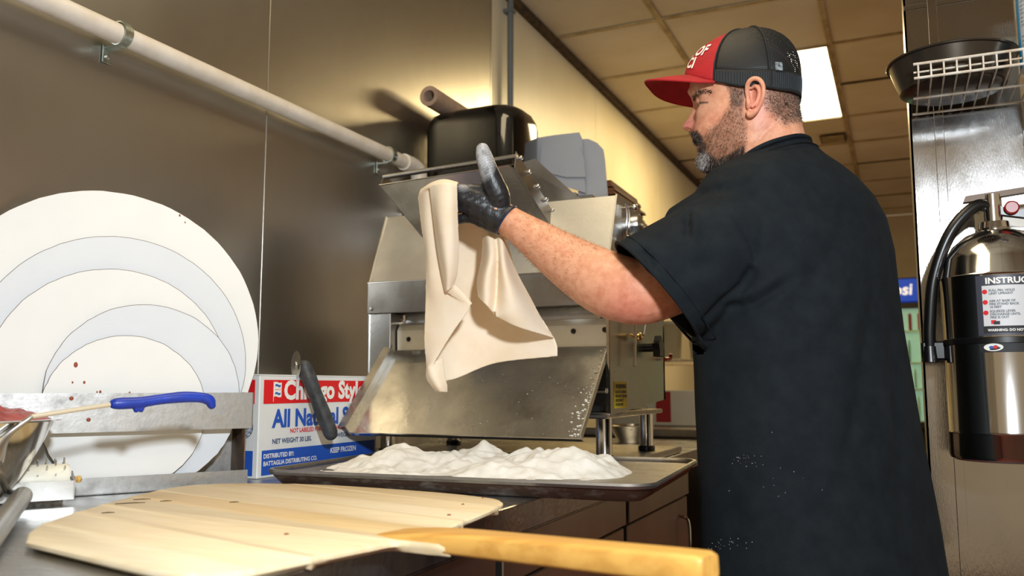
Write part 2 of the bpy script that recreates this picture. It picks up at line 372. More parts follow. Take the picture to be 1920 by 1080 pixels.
# ------------------------------------------------------------------ pipes on the left wall
PZ = 1.85; PX = WX + .042; R = .021
dp = thing('drain_pipe', (PX, .9, PZ), 'white plastic pipe clamped along the stainless wall, ending in an elbow', 'pipe')
MB().cyl((PX, -.6, PZ - .006), (PX, 2.30, PZ), R, n=24).build('pipe_run', M_PVC, dp)
el = MB(); el.tube([(PX, 2.27, PZ), (PX, 2.325, PZ), (PX + .004, 2.352, PZ - .012), (PX + .004, 2.362, PZ - .04), (PX + .004, 2.362, PZ - .075)], .027, 20, 22); el.build('elbow', M_PVC, dp)
MB().cyl((PX + .004, 2.362, PZ - .03), (PX + .004, 2.362, PZ - .50), R, n=20).build('down_pipe', M_PVC, dp)
M_CLAMP = mat('clamp_zinc', (.62, .66, .60), .35, 1, (.36, .42, .38), 60)
for y in (1.185, 2.185, .2):
    c = MB(); c.lathe([(R + .001, -.011), (R + .004, -.010), (R + .004, .010), (R + .001, .011)], (PX, y, PZ), (0, 1, 0), 24, False)
    c.box((WX + .002, y - .011, PZ - R - .034), (WX + .006, y + .011, PZ - R + .004), .001).box((WX + .002, y - .010, PZ - R - .006), (PX, y + .010, PZ - R - .001))
    k = c.build('pipe_clamp', M_CLAMP, dp)
    MB().lathe([(.0065, 0), (.0062, .002), (.004, .0035), (.001, .004)], (WX + .006, y, PZ - R - .02), (1, 0, 0), 12).build('screw', M_SCREW, k)
cn = thing('conduit', (WX + .03, 3.12, 1.2), 'thin grey vertical conduit on the wall behind the black bin', 'conduit')
MB().cyl((WX + .028, 3.12, 1.2), (WX + .028, 3.12, CEIL - .04), .013, n=14).build('tube', M_GREY, cn)
MB().box((WX + .001, 3.10, CEIL - .10), (WX + .045, 3.14, CEIL - .085), .002).build('strap', M_GREY, cn)
MB().box((WX + .001, 3.10, 2.05), (WX + .045, 3.14, 2.065), .002).build('strap', M_GREY, cn)

# ================================================================== COUNTER
EX = -.562
MB_ = MB().box((WX + .002, -.9, TOP - .004), (EX, 3.0, TOP), .0015)
MB_.box((EX - .0022, -.9, TOP - .045), (EX, 3.0, TOP - .002)).box((EX - .018, -.9, TOP - .047), (EX, 3.0, TOP - .044))
wt = thing('worktop', (WX + .4, 1, TOP - .045), 'scratched stainless steel worktop under the wooden peel and the flour tray', 'counter')
MB_.build('top_sheet', M_COUNTER, wt, smooth=False)
MB().box((WX + .002, -.9, TOP), (WX + .012, 3.0, TOP + .05), .002).build('backsplash_lip', M_COUNTER, wt)
cx0, cx1 = WX + .05, EX - .03
bays = [(-.9, -.2), (-.19, .52), (.53, 1.24), (1.25, 1.93), (1.94, 2.56)]
cabl = ['dark steel base cabinet under the worktop below the mixing bowl', 'dark steel base cabinet below the wooden peel blade', 'dark steel base cabinet below the handle of the peel',
        'dark steel base cabinet under the overhanging flour tray', 'dark steel base cabinet at the end of the counter below the dough machine']
for (a, b), lb in zip(bays, cabl):
    c = thing('base_cabinet', ((cx0 + cx1) / 2, (a + b) / 2, 0), lb, 'cabinet', 'base cabinets under the worktop')
    MB().box((cx0, a + .003, .10), (cx1 - .02, b - .003, TOP - .05)).build('body', M_CAB, c, smooth=False)
    MB().box((cx0 + .04, a + .01, 0), (cx1 - .08, b - .01, .10)).build('plinth', M_BLACKPL, c, smooth=False)
    d = MB().box((cx1 - .018, a + .008, .13), (cx1, b - .008, TOP - .135), .002).build('door', M_CAB, c)
    MB().box((cx1 - .018, a + .008, TOP - .128), (cx1 + .006, b - .008, TOP - .056), .002).build('drawer_front', M_CAB, c)
    h = MB(); hy = b - .10
    h.tube([(cx1, hy, TOP - .30), (cx1 + .022, hy, TOP - .29), (cx1 + .026, hy, TOP - .24), (cx1 + .022, hy, TOP - .19), (cx1, hy, TOP - .18)], .005, 8, 16)
    h.build('handle', M_CHROME, d)
# ================================================================== RACK OF CARDBOARD CIRCLES
RA = math.radians(31.5); re = V3(math.sin(RA), math.cos(RA), 0); rn = V3(math.cos(RA), -math.sin(RA), 0); UZ = V3(0, 0, 1)
RR = V3(-1.128, 1.283, TOP)                     # right end of the rack's lower bar
def rk(s, d, z): return RR + re * s + rn * d + UZ * z        # along the bar, towards the room, up
rack = thing('card_rack', rk(-.3, -.04, 0), 'spattered galvanised metal rack holding the white cardboard circles upright', 'rack')
def slab(pts, d): return MB().prism(pts, d)
lowb = slab([rk(-.62, 0, .001), rk(.0, 0, .001), rk(0, 0, .030), rk(-.62, 0, .030)], -rn * .002)
lowb.prism([rk(-.62, 0, .001), rk(0, 0, .001), rk(0, -.09, .001), rk(-.62, -.09, .001)], UZ * .002); lowb.build('lower_bar', M_GALV, rack, smooth=False)
upb = slab([rk(-.62, .001, .107), rk(.006, .001, .107), rk(.006, .001, .174), rk(-.62, .001, .174)], -rn * .002)
upb.prism([rk(.006, .001, .107), rk(.006, -.085, .107), rk(.006, -.085, .174), rk(.006, .001, .174)], -re * .002).build('upper_bar', M_GALV, rack, smooth=False)
slab([rk(-.005, -.003, .004), rk(-.005, -.085, .004), rk(-.005, -.085, .17), rk(-.005, -.003, .17)], -re * .002).build('side_plate', M_RUST, rack, smooth=False)
slab([rk(-.618, -.003, .004), rk(-.618, -.085, .004), rk(-.618, -.085, .17), rk(-.618, -.003, .17)], re * .002).build('side_plate', M_RUST, rack, smooth=False)
slab([rk(-.62, -.09, .003), rk(0, -.09, .003), rk(0, -.09, .17), rk(-.62, -.09, .17)], -rn * .002).build('back_plate', M_GALV, rack, smooth=False)
for px, py, r in ((134, 747, .0035), (166, 787, .0035)):
    d = sight(px, py); t = ((RR - CAM) @ rn + .0012) / (d @ rn); P = CAM + d * t
    MB().lathe([(r, 0), (r * .8, .001), (.0005, .0014)], P, rn, 12).build('sauce_spot', M_SMEAR, rack)

tilt = math.radians(7); du_ = UZ * math.cos(tilt) - rn * math.sin(tilt); dn_ = rn * math.cos(tilt) + UZ * math.sin(tilt)
discs = [  # diameter, horizontal pixel of the top, offset from the bar, look, label
    (.275, 247, -.012, M_CARD, 'smallest white cardboard pizza circle, spotted with sauce, at the front of the rack'),
    (.335, 284, -.020, M_CARD2, 'second smallest white cardboard circle in the metal rack'),
    (.400, 222, -.030, M_CARD, 'middle-sized white cardboard circle of the five in the rack'),
    (.465, 228, -.041, M_CARD2, 'second largest white cardboard circle in the metal rack'),
    (.555, 208, -.053, M_CARD, 'largest white cardboard pizza circle standing at the back of the rack')]
for dia, px, off, mm, lb in discs:
    d = sight(px, 640); P0 = RR + rn * off; t = ((P0 - CAM) @ rn) / (d @ rn); P = CAM + d * t; s_ = (P - RR) @ re
    r = dia / 2; c = rk(s_, off, .0035) + du_ * r
    o = thing('cardboard_circle', rk(s_, off, .0035), lb, 'cardboard circle', 'cardboard circles in the rack')
    n = 96; jit = RNG.normal(0, .0004, n)
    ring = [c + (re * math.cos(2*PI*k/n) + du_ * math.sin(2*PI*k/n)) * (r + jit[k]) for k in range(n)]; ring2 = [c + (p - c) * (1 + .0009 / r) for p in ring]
    MB().loft([[p - dn_ * .0017 for p in ring2], [p + dn_ * .0017 for p in ring2]]).build('corrugated_edge_gap_shade', M_CARDEDGE, o)  # brown kraft edge, made oversize to draw the shadow line between circles too
    f = MB(); f.add([p + dn_ * .0018 for p in ring] + [p + dn_ * .0013 for p in ring], [tuple(range(n))] + [(k, (k+1) % n, n + (k+1) % n, n + k) for k in range(n)]); f.build('front_sheet', mm, o)
    f = MB(); f.add([p - dn_ * .0018 for p in ring] + [p - dn_ * .0013 for p in ring], [tuple(range(n))[::-1]] + [(k, (k+1) % n, n + (k+1) % n, n + k) for k in range(n)]); f.build('back_sheet', mm, o)
    spots = []
    if dia == .275: spots = [(142, 684, .0042), (136, 717, .0018), (158, 717, .0024), (188, 735, .0026), (243, 737, .0024), (182, 735, .0016)]
    if dia == .555: spots = [(337, 404, .0022), (347, 417, .0016)]
    for (qx, qy, sr) in spots:
        d = sight(qx, qy); t = ((c + dn_ * .0019 - CAM) @ dn_) / (d @ dn_); Q = CAM + d * t
        MB().loft([[Q + (re * math.cos(a) * .8 + du_ * math.sin(a) * 1.2) * sr for a in np.linspace(0, 2*PI, 11)[:-1]], [Q + dn_ * .0006 + (re * math.cos(a) + du_ * math.sin(a)) * sr * .6 for a in np.linspace(0, 2*PI, 11)[:-1]]]).build('sauce_spot', M_SMEAR, o)

# ================================================================== SAUSAGE BOX
bx0, bx1, by0, by1, bz1 = -1.435, -1.186, 1.376, 1.805, 1.165
sb = thing('sausage_box', ((bx0 + bx1) / 2, (by0 + by1) / 2, TOP), 'white carton printed red and blue, standing against the wall behind the flour tray', 'cardboard box')
MB().box((bx0, by0, TOP + .0005), (bx1, by1, bz1 - .003), .002).build('carton', M_BOXW, sb)
MB().box((bx0, by0, bz1 - .003), ((bx0+bx1)/2 - .001, by1, bz1), .001).build('lid_flap', M_BOXW, sb)
MB().box(((bx0+bx1)/2 + .001, by0, bz1 - .003), (bx1, by1, bz1), .001).build('lid_flap', M_BOXW, sb)
ey_, ez_ = V3(0, 1, 0), UZ
def bxp(s, z, lift=.0003): return V3(bx1 + lift, by0 + s, TOP + z)
def patch(name, m, pts): return MB().prism(pts, V3(.0004, 0, 0)).build(name, m, sb, smooth=False)
patch('red_band', M_RED, [bxp(.012, .150), bxp(.42, .150), bxp(.42, .199), bxp(.012, .199)])
patch('blue_band', M_BLUE, [bxp(.012, .006), bxp(.42, .006), bxp(.42, .056), bxp(.012, .056)])
letter('lettering', 'Chicago Style', .054, M_WHITE, sb, bxp(.074, .1595, .0008), ey_, ez_, bold=.0022)
letter('lettering', 'All Natural Sausage', .051, M_BLUE, sb, bxp(.042, .102), ey_, ez_, bold=.0018)
letter('lettering', 'NOT LABELED FOR INDIVIDUAL SALE', .0125, M_RED, sb, bxp(.098, .088), ey_, ez_, bold=.0003)
letter('lettering', 'NET WEIGHT 30 LBS.', .0140, M_NAVY, sb, bxp(.042, .068), ey_, ez_, bold=.0003)
letter('lettering', 'DISTRIBUTED BY:', .0125, M_WHITE, sb, bxp(.016, .040, .0008), ey_, ez_, bold=.0003)
letter('lettering', 'BATTAGLIA DISTRIBUTING CO.', .0125, M_WHITE, sb, bxp(.016, .025, .0008), ey_, ez_, bold=.0003)
letter('lettering', 'NET WEIGHT 30 LBS.', .0140, M_NAVY, sb, bxp(.235, .070), ey_, ez_, bold=.0003)
letter('lettering', 'KEEP FROZEN', .016, M_WHITE, sb, bxp(.24, .036, .0008), ey_, ez_, bold=.0004)
# little flag
MB().box((bx1 + .0007, by0 + .041, TOP + .154), (bx1 + .0012, by0 + .0417, TOP + .196)).build('flag_pole', M_WHITE, sb, smooth=False)
def wav(s0, s1, z0, z1, lift, n=9):
    u = np.linspace(0, 1, n); G = np.array([[bxp(s0 + (s1 - s0)*a, z + .0012*math.sin(a*2*PI), lift) for a in u] for z in (z0, z1)]); return MB().grid(G)
wav(.042, .066, .164, .194, .0012).build('flag_cloth', M_WHITE, sb)
wav(.0455, .0625, .185, .1895, .0016).build('flag_stripe', M_FLAGBLUE, sb); wav(.0455, .0625, .1685, .173, .0016).build('flag_stripe', M_FLAGBLUE, sb)
for k in range(4):
    c = bxp(.0468 + .0048 * k, .179, .0016); st = [c + (ey_*math.cos(a) + ez_*math.sin(a)) * (.0019 if i % 2 == 0 else .0009) for i, a in enumerate(np.linspace(PI/2, PI/2 + 2*PI, 13)[:-1])]
    MB().add(st, [tuple(range(12))]).build('flag_star', M_RED, sb, smooth=False)
# end of the carton facing the rack
def bxs(d, z, lift=.0003): return V3(bx1 - d, by0 - lift, TOP + z)
for nm, m, z0, z1 in (('red_band', M_RED, .150, .199), ('blue_band', M_BLUE, .006, .056)):
    MB().prism([bxs(.012, z0), bxs(.25, z0), bxs(.25, z1), bxs(.012, z1)], V3(0, -.0004, 0)).build(nm, m, sb, smooth=False)
letter('lettering', 'KEEP REFRIGERATED', .020, M_WHITE, sb, bxs(.22, .020, .0008), V3(1, 0, 0), ez_, bold=.0007, squeeze=.95)
c = bxs(.036, .103); ci = MB()
for rr_ in (.0225,):
    a = np.linspace(0, 2*PI, 41); ci.add([c + (V3(1,0,0)*math.cos(t) + ez_*math.sin(t))*r for r in (rr_, rr_ - .0016) for t in a[:-1]], [(k, (k+1) % 40, 40 + (k+1) % 40, 40 + k) for k in range(40)])
ci.build('inspection_ring', M_NAVY, sb, smooth=False)
for i, tx in enumerate(('U.S.', 'INSPECTED', 'AND PASSED BY', 'DEPARTMENT OF', 'AGRICULTURE', 'EST. 8867')):
    letter('lettering', tx, .0066 if i else .0075, M_NAVY, sb, c + ez_ * (.0125 - .0062 * i), V3(1, 0, 0), ez_, bold=.0002, align='CENTER', squeeze=.85)

# ================================================================== PIZZA CUTTER stuck in the carton's edge
pc = thing('pizza_cutter', (bx1 + .01, by0 + .09, 1.05), 'pizza cutter with a worn black handle, its blade hooked on the white carton', 'pizza cutter')
wc = at_x(555, 684, bx1 - .004); hd = nrm(V3(-.86, .52, 0)); wn = np.cross(hd, UZ)
MB().lathe([(.029, -.0006), (.030, 0), (.029, .0006)], wc, wn, 40).build('blade', M_STEEL, pc)
MB().lathe([(.007, -.003), (.0075, -.0005), (.0075, .002), (.005, .004), (.001, .0045)], wc, wn, 16).build('bolt', M_CHROME, pc)
h0 = at_x(572, 690, bx1 + .018); h1 = at_x(620, 812, bx1 + .050)
g = MB(); g.tube([wc + wn * .003, wc * .5 + h0 * .5 + wn * .002 + UZ * .004, h0], .0042, 8, 12)
g.build('guard', M_STEELD, pc)
hp = [h0 + (h0 - h1) * .02, h0 * .86 + h1 * .14, h0 * .6 + h1 * .4, h0 * .3 + h1 * .7, h1]
hb = MB().limb(hp, [.0150, .0165, .0150, .0165, .0158], 20, 30)
hb.build('handle', M_RUBBER, pc)
for t in (.06, .12):
    P = h0 * (1 - t) + h1 * t; toc = nrm(CAM - P); MB().sphere(P + toc * .0150, .0030, 8).build('rivet', M_CHROME, pc)

# ================================================================== BOWL, SAUCE AND LADLE
bc = at_depth(-98, 789, 1.26); bz = TOP; rz = bc[2]
bw = thing('mixing_bowl', (bc[0], bc[1], bz), 'shiny stainless mixing bowl heaped with red sauce, beside the rack of circles', 'bowl')
bw_h = rz - bz; prof = []
for t in np.linspace(0, 1, 18): prof.append((.040 + .100 * t ** .52, bw_h * t))
outer = [(r, z) for r, z in prof]; inner = [(r - .0016, z + .0014) for r, z in prof[::-1]]
MB().lathe([(.001, .0005)] + outer + inner + [(.001, .002)], (bc[0], bc[1], bz), n=64).build('bowl_shell', M_CHROME, bw)
MB().lathe([(.1395, -.002), (.148, -.0012), (.1495, .001), (.147, .002), (.139, .0012)], (bc[0], bc[1], rz), n=64, cap=False).build('rolled_rim', M_CHROME, bw)
sa = MB(); G = np.zeros((26, 48, 3))
for i, rr_ in enumerate(np.linspace(.002, .134, 26)):
    for j in range(48):
        a = 2 * PI * j / 47; x, y = rr_ * math.cos(a), rr_ * math.sin(a)
        h = .026 * (1 - (rr_ / .134) ** 2) ** .8 + .0035 * math.sin(x * 160 + 2 * math.sin(y * 110)) * math.cos(y * 140 + 1.3)
        G[i, j] = (bc[0] + x, bc[1] + y, rz - .004 + h)
sauce = tag(sa.grid(G, .004).build('tomato_sauce', M_SAUCE), 'chunky red tomato sauce heaped in the steel bowl', 'sauce')
ld = thing('ladle', at_depth(90, 776, 1.24), 'ladle with a blue moulded grip resting across the sauce bowl', 'ladle')
l0 = at_depth(60, 781, 1.22); l1 = at_depth(216, 757, 1.30); l2 = at_depth(255, 750, 1.32); l3 = at_depth(392, 748, 1.385)
MB().tube([l0, l1, l2], .0036, 10, 14).build('rod', M_CREAM, ld)
ax = nrm(l3 - l1); upn = nrm(UZ - ax * (UZ @ ax))
gp = [l1, l1 + ax*.012, l1*.75 + l3*.25, l1*.55 + l3*.45 + upn*.003, l1*.3 + l3*.7 + upn*.005, l1*.1 + l3*.9 + upn*.003, l3 - upn*.002, l3 + ax*.004 - upn*.010]
gb = MB().limb(gp, [.0086, .0093, .0088, .0082, .0090, .0084, .0088, .0070], 16, 40)
for t in (.22, .27): gb.limb([l1*(1-t) + l3*t, l1*(1-t) + l3*t - upn*.011 - ax*.001], [.006, .0045], 10, 6)
gb.limb([l1*.98 + l3*.02, l1*.72 + l3*.28], [.0088, .0088], 14, 10)
gm = remesh(gb, .0011, 3); gm_o = np.array(ld['_org']); set_coords(gm, coords(gm) - gm_o); link_mesh('grip', gm, M_BLUEPL, ld, gm_o, angle=180)
MB().limb([l0, l0 + nrm(l0 - l1) * .03 - UZ * .020, l0 + nrm(l0 - l1) * .05 - UZ * .045], [.0035, .006, .020], 16, 12).build('ladle_cup', M_STEEL, ld)

# ================================================================== DOUGH DOCKER (spiked roller)
da = at_z(20, 950, TOP); db = at_z(132, 943, TOP); dx = nrm((db - da) * V3(1, 1, 0)); dy = np.cross(UZ, dx)   # roller axis, away from room
rc = db - dx * .055 + dy * .02 + UZ * .050
if dy @ (CAM - db) > 0: dy = -dy
rc = db - dx * .058 + dy * .004 + UZ * .0365
dk = thing('dough_docker', (rc[0], rc[1], TOP), 'white spiked dough roller in a bent aluminium frame beside the bowl', 'dough docker')
n = 20; rollr = .026
MB().lathe([(.006, -.062), (.024, -.062), (rollr, -.059), (rollr, .050), (.0235, .054), (.006, .054)], rc, dx, 28).build('roller', M_NYLON, dk)
for i in range(9):
    a0 = (i % 2) * .39
    for k in range(8):
        a = a0 + k * PI / 4; d = dy * math.cos(a) + UZ * math.sin(a); s_ = -.054 + i * .0125
        if d @ dy > .75: continue
        MB().cyl(rc + dx*s_ + d*(rollr - .002), rc + dx*s_ + d*(rollr + .0095), .0017, .0012, 8).build('pin', M_SCREW, dk)
fz = rc[2]; fq = MB()
front = -dy * (rollr + .0125)
fq.prism([rc + dx*-.064 + front - UZ*.027, rc + dx*.060 + front - UZ*.027, rc + dx*.060 + front + UZ*.002, rc + dx*-.064 + front + UZ*.002], dy * .0022)
for s_, t_ in ((.058, .0022), (-.0645, .0022)):
    fq.prism([rc + dx*s_ + front - UZ*.026, rc + dx*s_ + dy*.012 - UZ*.018, rc + dx*s_ + dy*.012 + UZ*.013, rc + dx*s_ + front + UZ*.002], dx * t_)
fq.build('frame', M_STEEL, dk, smooth=False)
MB().lathe([(.0065, 0), (.0068, .002), (.005, .003), (.005, .0055), (.0065, .006), (.0063, .011), (.003, .0125)], rc + dx*.060, dx, 6).build('bolt', M_BRASS, dk)
hs = at_z(42, 930, TOP + .026); he = at_z(-38, 1035, TOP + .018)
MB().cyl(hs, he, .0135, n=24).build('handle', M_STEEL, dk)
MB().tube([rc - dx*.03 + front - UZ*.012, hs, hs + nrm(he - hs)*.03], .006, 8).build('handle_arm', M_STEEL, dk)

# ================================================================== WOODEN PEEL
PT = TOP + .0135
out = [(-.905, .672), (-.985, .745), (-1.066, .892), (-1.128, 1.045), (-1.148, 1.135), (-1.128, 1.185), (-1.062, 1.228), (-.925, 1.262), (-.724, 1.252), (-.613, 1.228), (-.562, 1.200), (-.540, 1.140),
       (-.523, 1.002), (-.512, .935), (-.472, .905), (-.455, .845), (-.520, .842), (-.535, .805), (-.551, .738), (-.572, .645), (-.600, .622), (-.640, .616)]
pl = thing('pizza_peel', (-.85, .95, TOP), 'worn pale wooden pizza peel lying on the worktop, its handle jutting past the edge', 'pizza peel')
# glued boards running along the handle direction; each board is cut out of the outline
h_a = V3(-.47, .872); h_b = V3(-.165, .800); hdir = (V3(*h_b[:2], 0) - V3(*h_a[:2], 0)); hdir = nrm(hdir); hper = np.cross(UZ, hdir)
smoo = spline([V3(x, y, 0) for x, y in out + [out[0]]], 110)[:-1]
tt = (smoo - V3(*h_a[:2], 0)) @ hper; edges = np.linspace(tt.min() - .001, tt.max() + .001, 10)
def clip_half(P, n_, c_, keep):
    R_ = []
    for i in range(len(P)):
        a, b = P[i], P[(i+1) % len(P)]; da_, db_ = keep * (a @ n_ - c_), keep * (b @ n_ - c_)
        if da_ >= 0: R_.append(a)
        if da_ * db_ < 0: R_.append(a + (b - a) * da_ / (da_ - db_))
    return R_
base_c = V3(*h_a[:2], 0) @ hper
for k in range(9):
    P = clip_half(list(smoo), hper, base_c + edges[k] + .0002, 1); P = clip_half(P, hper, base_c + edges[k+1] - .0002, -1)
    if len(P) < 3: continue
    cx_ = sum(P) / len(P)
    def ins(p, d):
        # shrink towards the blade centre to round the edge
        c_ = V3(-.82, .95, 0); v = c_ - p; return p + nrm(v) * d
    isout = lambda p: min(np.linalg.norm(smoo - p, axis=1)) < .004
    lowr = [V3(*(ins(p, .012 if isout(p) else 0))[:2], TOP + .0008) for p in P]; mid = [V3(p[0], p[1], TOP + .007) for p in P]
    mid2 = [V3(p[0], p[1], TOP + .0105) for p in P]; top_ = [V3(*(ins(p, .004 if isout(p) else 0))[:2], PT) for p in P]
    b_ = MB().loft([lowr, mid, mid2, top_]); ob = b_.build('board', M_WOOD[[1, 3, 0, 4, 2, 3, 1, 4, 0][k]], pl, angle=50)
hs0 = V3(-.560, .893, TOP + .010); hs1 = V3(-.165, .797, TOP + .022)
hh = nrm(hs1 - hs0); hw = nrm(np.cross(UZ, hh)); hu = np.cross(hh, hw); rings = []
for t, w, th in ((0, .030, .0045), (.1, .036, .008), (.2, .030, .011), (.32, .024, .0125), (.6, .021, .0135), (.9, .021, .0140), (.985, .0205, .0138), (1.0, .0175, .0115)):
    c = hs0 * (1 - t) + hs1 * t; rg = []
    for a in np.linspace(0, 2*PI, 25)[:-1]:
        ca, sa_ = math.cos(a), math.sin(a); e_ = .38
        rg.append(c + hw * w * np.sign(ca) * abs(ca) ** e_ + hu * th * np.sign(sa_) * abs(sa_) ** e_)
    rings.append(rg)
MB().loft(rings).build('handle', M_HANDLE, pl)
for (qx, qy, r_) in ((537, 1002, .0030), (842, 966, .0028), (868, 946, .0022), (905, 934, .0014)):
    Q = at_z(qx, qy, PT); MB().lathe([(r_, 0), (r_ * 1.1, .0006), (r_ * .5, .0014)], Q, (0, 0, 1), 7).build('sauce_crumb', M_SMEAR, pl)
M_CHAR = mat('scorch', '#4a3a28', .8)
for (qx, qy, l_) in ((215, 945, .03), (250, 937, .018), (300, 940, .012), (430, 942, .010), (190, 962, .012)):
    Q = at_z(qx, qy, PT + .0003); MB().tube([Q, Q + V3(l_*.5, l_*.6, 0), Q + V3(l_*.95, l_*1.0, 0)], [.0007, .0011, .0004], 4, 6).build('scorch_mark', M_CHAR, pl)

# ================================================================== SHEET PAN WITH FLOUR
pz = TOP + .001; RIM = TOP + .031
pL = at_z(482, 881, RIM); pN = at_z(1222, 911, RIM); pR = at_z(1298, 860, RIM)
pe = nrm(pN - pL); LW = np.linalg.norm(pN - pL); pd = nrm(np.cross(UZ, pe)); LD = (pR - pN) @ pd; pcn = pL + pe * LW / 2 + pd * LD / 2
def rr2(hw_, hd_, r, z, n=7):
    R_ = []
    for cx_, cy_, a0 in ((hw_-r, hd_-r, 0), (-hw_+r, hd_-r, PI/2), (-hw_+r, -hd_+r, PI), (hw_-r, -hd_+r, 1.5*PI)):
        for a in np.linspace(a0, a0 + PI/2, n): R_.append(V3(pcn[0], pcn[1], z) + pe*(cx_ + r*math.cos(a)) + pd*(cy_ + r*math.sin(a)))
    return R_
W2, D2 = LW / 2, LD / 2
sp = thing('sheet_pan', (pcn[0], pcn[1], TOP), 'aged aluminium sheet pan heaped with flour under the dough machine', 'baking tray')
MB().loft([rr2(W2-.028, D2-.028, .03, pz), rr2(W2-.022, D2-.022, .036, pz + .003), rr2(W2-.006, D2-.006, .045, RIM - .008)], cap=False).build('outer_wall', M_PANEDGE, sp)
MB().loft([rr2(W2-.009, D2-.009, .044, RIM - .008), rr2(W2-.024, D2-.024, .035, pz + .004), rr2(W2-.030, D2-.030, .03, pz + .0012)]).build('pan_floor', M_PAN, sp)
MB().loft([rr2(W2-.009, D2-.009, .043, RIM-.007), rr2(W2-.003, D2-.003, .047, RIM-.008), rr2(W2, D2, .05, RIM-.003), rr2(W2-.002, D2-.002, .05, RIM+.001), rr2(W2-.008, D2-.008, .045, RIM+.001), rr2(W2-.0105, D2-.0105, .043, RIM-.003), rr2(W2-.009, D2-.009, .043, RIM-.007)], cap=False).build('rolled_rim', M_PAN, sp)
def vnoise(x, y, s, seed):
    r_ = np.random.default_rng(seed).random((64, 64)); X = x * s; Y = y * s; i = np.floor(X).astype(int); j = np.floor(Y).astype(int); fx, fy = X - i, Y - j
    fx = fx*fx*(3-2*fx); fy = fy*fy*(3-2*fy); g_ = lambda a, b: r_[a % 64, b % 64]
    return (g_(i, j)*(1-fx)+g_(i+1, j)*fx)*(1-fy) + (g_(i, j+1)*(1-fx)+g_(i+1, j+1)*fx)*fy
nu, nv = 190, 120
U_, V_ = np.meshgrid(np.linspace(-W2 + .034, W2 - .034, nu), np.linspace(-D2 + .034, D2 - .034, nv))
u = (U_ + W2) / LW; v = (V_ + D2) / LD
H = .046 * np.exp(-((u - .50) / .28) ** 2 - ((v - .55) / .28) ** 2) + .040 * np.exp(-((u - .72) / .15) ** 2 - ((v - .45) / .24) ** 2) + .032 * np.exp(-((u - .22) / .17) ** 2 - ((v - .30) / .3) ** 2)
H += .022 * np.exp(-((u - .50) / .48) ** 2 - ((v - .25) / .34) ** 2)
nz = vnoise(u, v, 9, 1) - .5 + .5 * (vnoise(u, v, 22, 2) - .5) + .25 * (vnoise(u, v, 48, 3) - .5)
H = H * (1 + .55 * nz) + .004 * nz - .010 + .0030 * (vnoise(u, v, 60, 4) - .5)
H -= .02 * np.clip((u - .86) / .1, 0, 1) + .016 * np.clip((.10 - u) / .1, 0, 1) * np.clip((v - .1) / .4, 0, 1)
edge = np.minimum.reduce([u, 1 - u, v, 1 - v]) / .10; H = np.minimum(H, .012 + .10 * np.clip(edge, 0, 1)); H = np.minimum(H, .092)
keep = H > -.0035; Hc = np.maximum(H, -.0035)
G = (V3(pcn[0], pcn[1], pz + .004)[None, None] + U_[..., None] * pe + V_[..., None] * pd) + Hc[..., None] * UZ
fm = MB(); idx = -np.ones((nv, nu), int); vs_ = []
for i in range(nv - 1):
    for j in range(nu - 1):
        q = [(i, j), (i, j+1), (i+1, j+1), (i+1, j)]
        if any(keep[a] for a in q):
            for a in q:
                if idx[a] < 0: idx[a] = len(vs_); vs_.append(G[a])
            fm.f.append(tuple(idx[a] for a in q))
fm.v = [tuple(p) for p in vs_]
fo = fm.build('flour_heap', M_FLOUR, angle=180)
tag(fo, 'uneven heap of white flour in the sheet pan', 'flour', kind='stuff')
# ================================================================== DOUGH SHEETER
X0, X1 = -1.227, -.587; XA = V3(1, 0, 0)
ds = thing('dough_sheeter', (-.91, 2.05, TOP), 'stainless benchtop dough roller machine with a sloping chute, standing on the worktop', 'dough machine')
def yz(name, m, prof, x0, x1, parent=ds, **k): return MB().prism([(x0, y, z) for y, z in prof], XA * (x1 - x0)).build(name, m, parent, smooth=False, **k)
yz('upper_housing', M_HOOD, [(1.820, 1.328), (1.820, 1.399), (1.894, 1.587), (2.086, 1.587), (2.148, 1.399), (2.148, 1.328)], X0 + .004, X1 - .004)
yz('end_panel', M_STEEL, [(1.8175, 1.325), (1.8175, 1.400), (1.8925, 1.5895), (2.088, 1.5895), (2.150, 1.399), (2.150, 1.325)], X1 - .004, X1)
yz('end_panel', M_STEEL, [(1.8175, 1.325), (1.8175, 1.400), (1.8925, 1.5895), (2.088, 1.5895), (2.150, 1.399), (2.150, 1.325)], X0, X0 + .004)
hb = MB().box((X0, 1.814, 1.3235), (X1, 1.8185, 1.402), .0015).build('hood_band', M_STEELD, ds)
MB().box((X0, 1.812, 1.4005), (X1, 1.8195, 1.4035), .001).build('hood_edge', M_CHROME, ds)
MB().lathe([(.006, 0), (.0055, .002), (.002, .003)], (X0 + .014, 1.814, 1.336), (0, -1, 0), 12).build('rivet', M_SCREW, ds)
# lower body with side plates, flanges and feet
M_SIDE = mat('side_plate_steel', (.50, .49, .47), .26, 1, (.40, .39, .37), 4, bump=.06, bscale=90, bstretch=(1, 12, 1), rvar=.05)
s0, s1 = at_x(1243, 612, X1), at_x(1246, 700, X1); ya, yb, za, zb_ = (s0[1] + s1[1]) / 2 - .007, (s0[1] + s1[1]) / 2 + .007, s1[2], s0[2]
zl = lambda y: 1.077 + (y - 1.8195) * (1.105 - 1.077) / (2.287 - 1.8195)
spm = MB()
for pr in ([(1.8195, 1.077), (ya, zl(ya)), (ya, 1.325), (1.8195, 1.325)], [(yb, zl(yb)), (2.287, 1.105), (2.305, 1.118), (2.305, 1.325), (yb, 1.325)], [(ya, zl(ya)), (yb, zl(yb)), (yb, za), (ya, za)], [(ya, zb_), (yb, zb_), (yb, 1.325), (ya, 1.325)]):
    spm.prism([(X1 - .003, y, z) for y, z in pr], XA * .003)
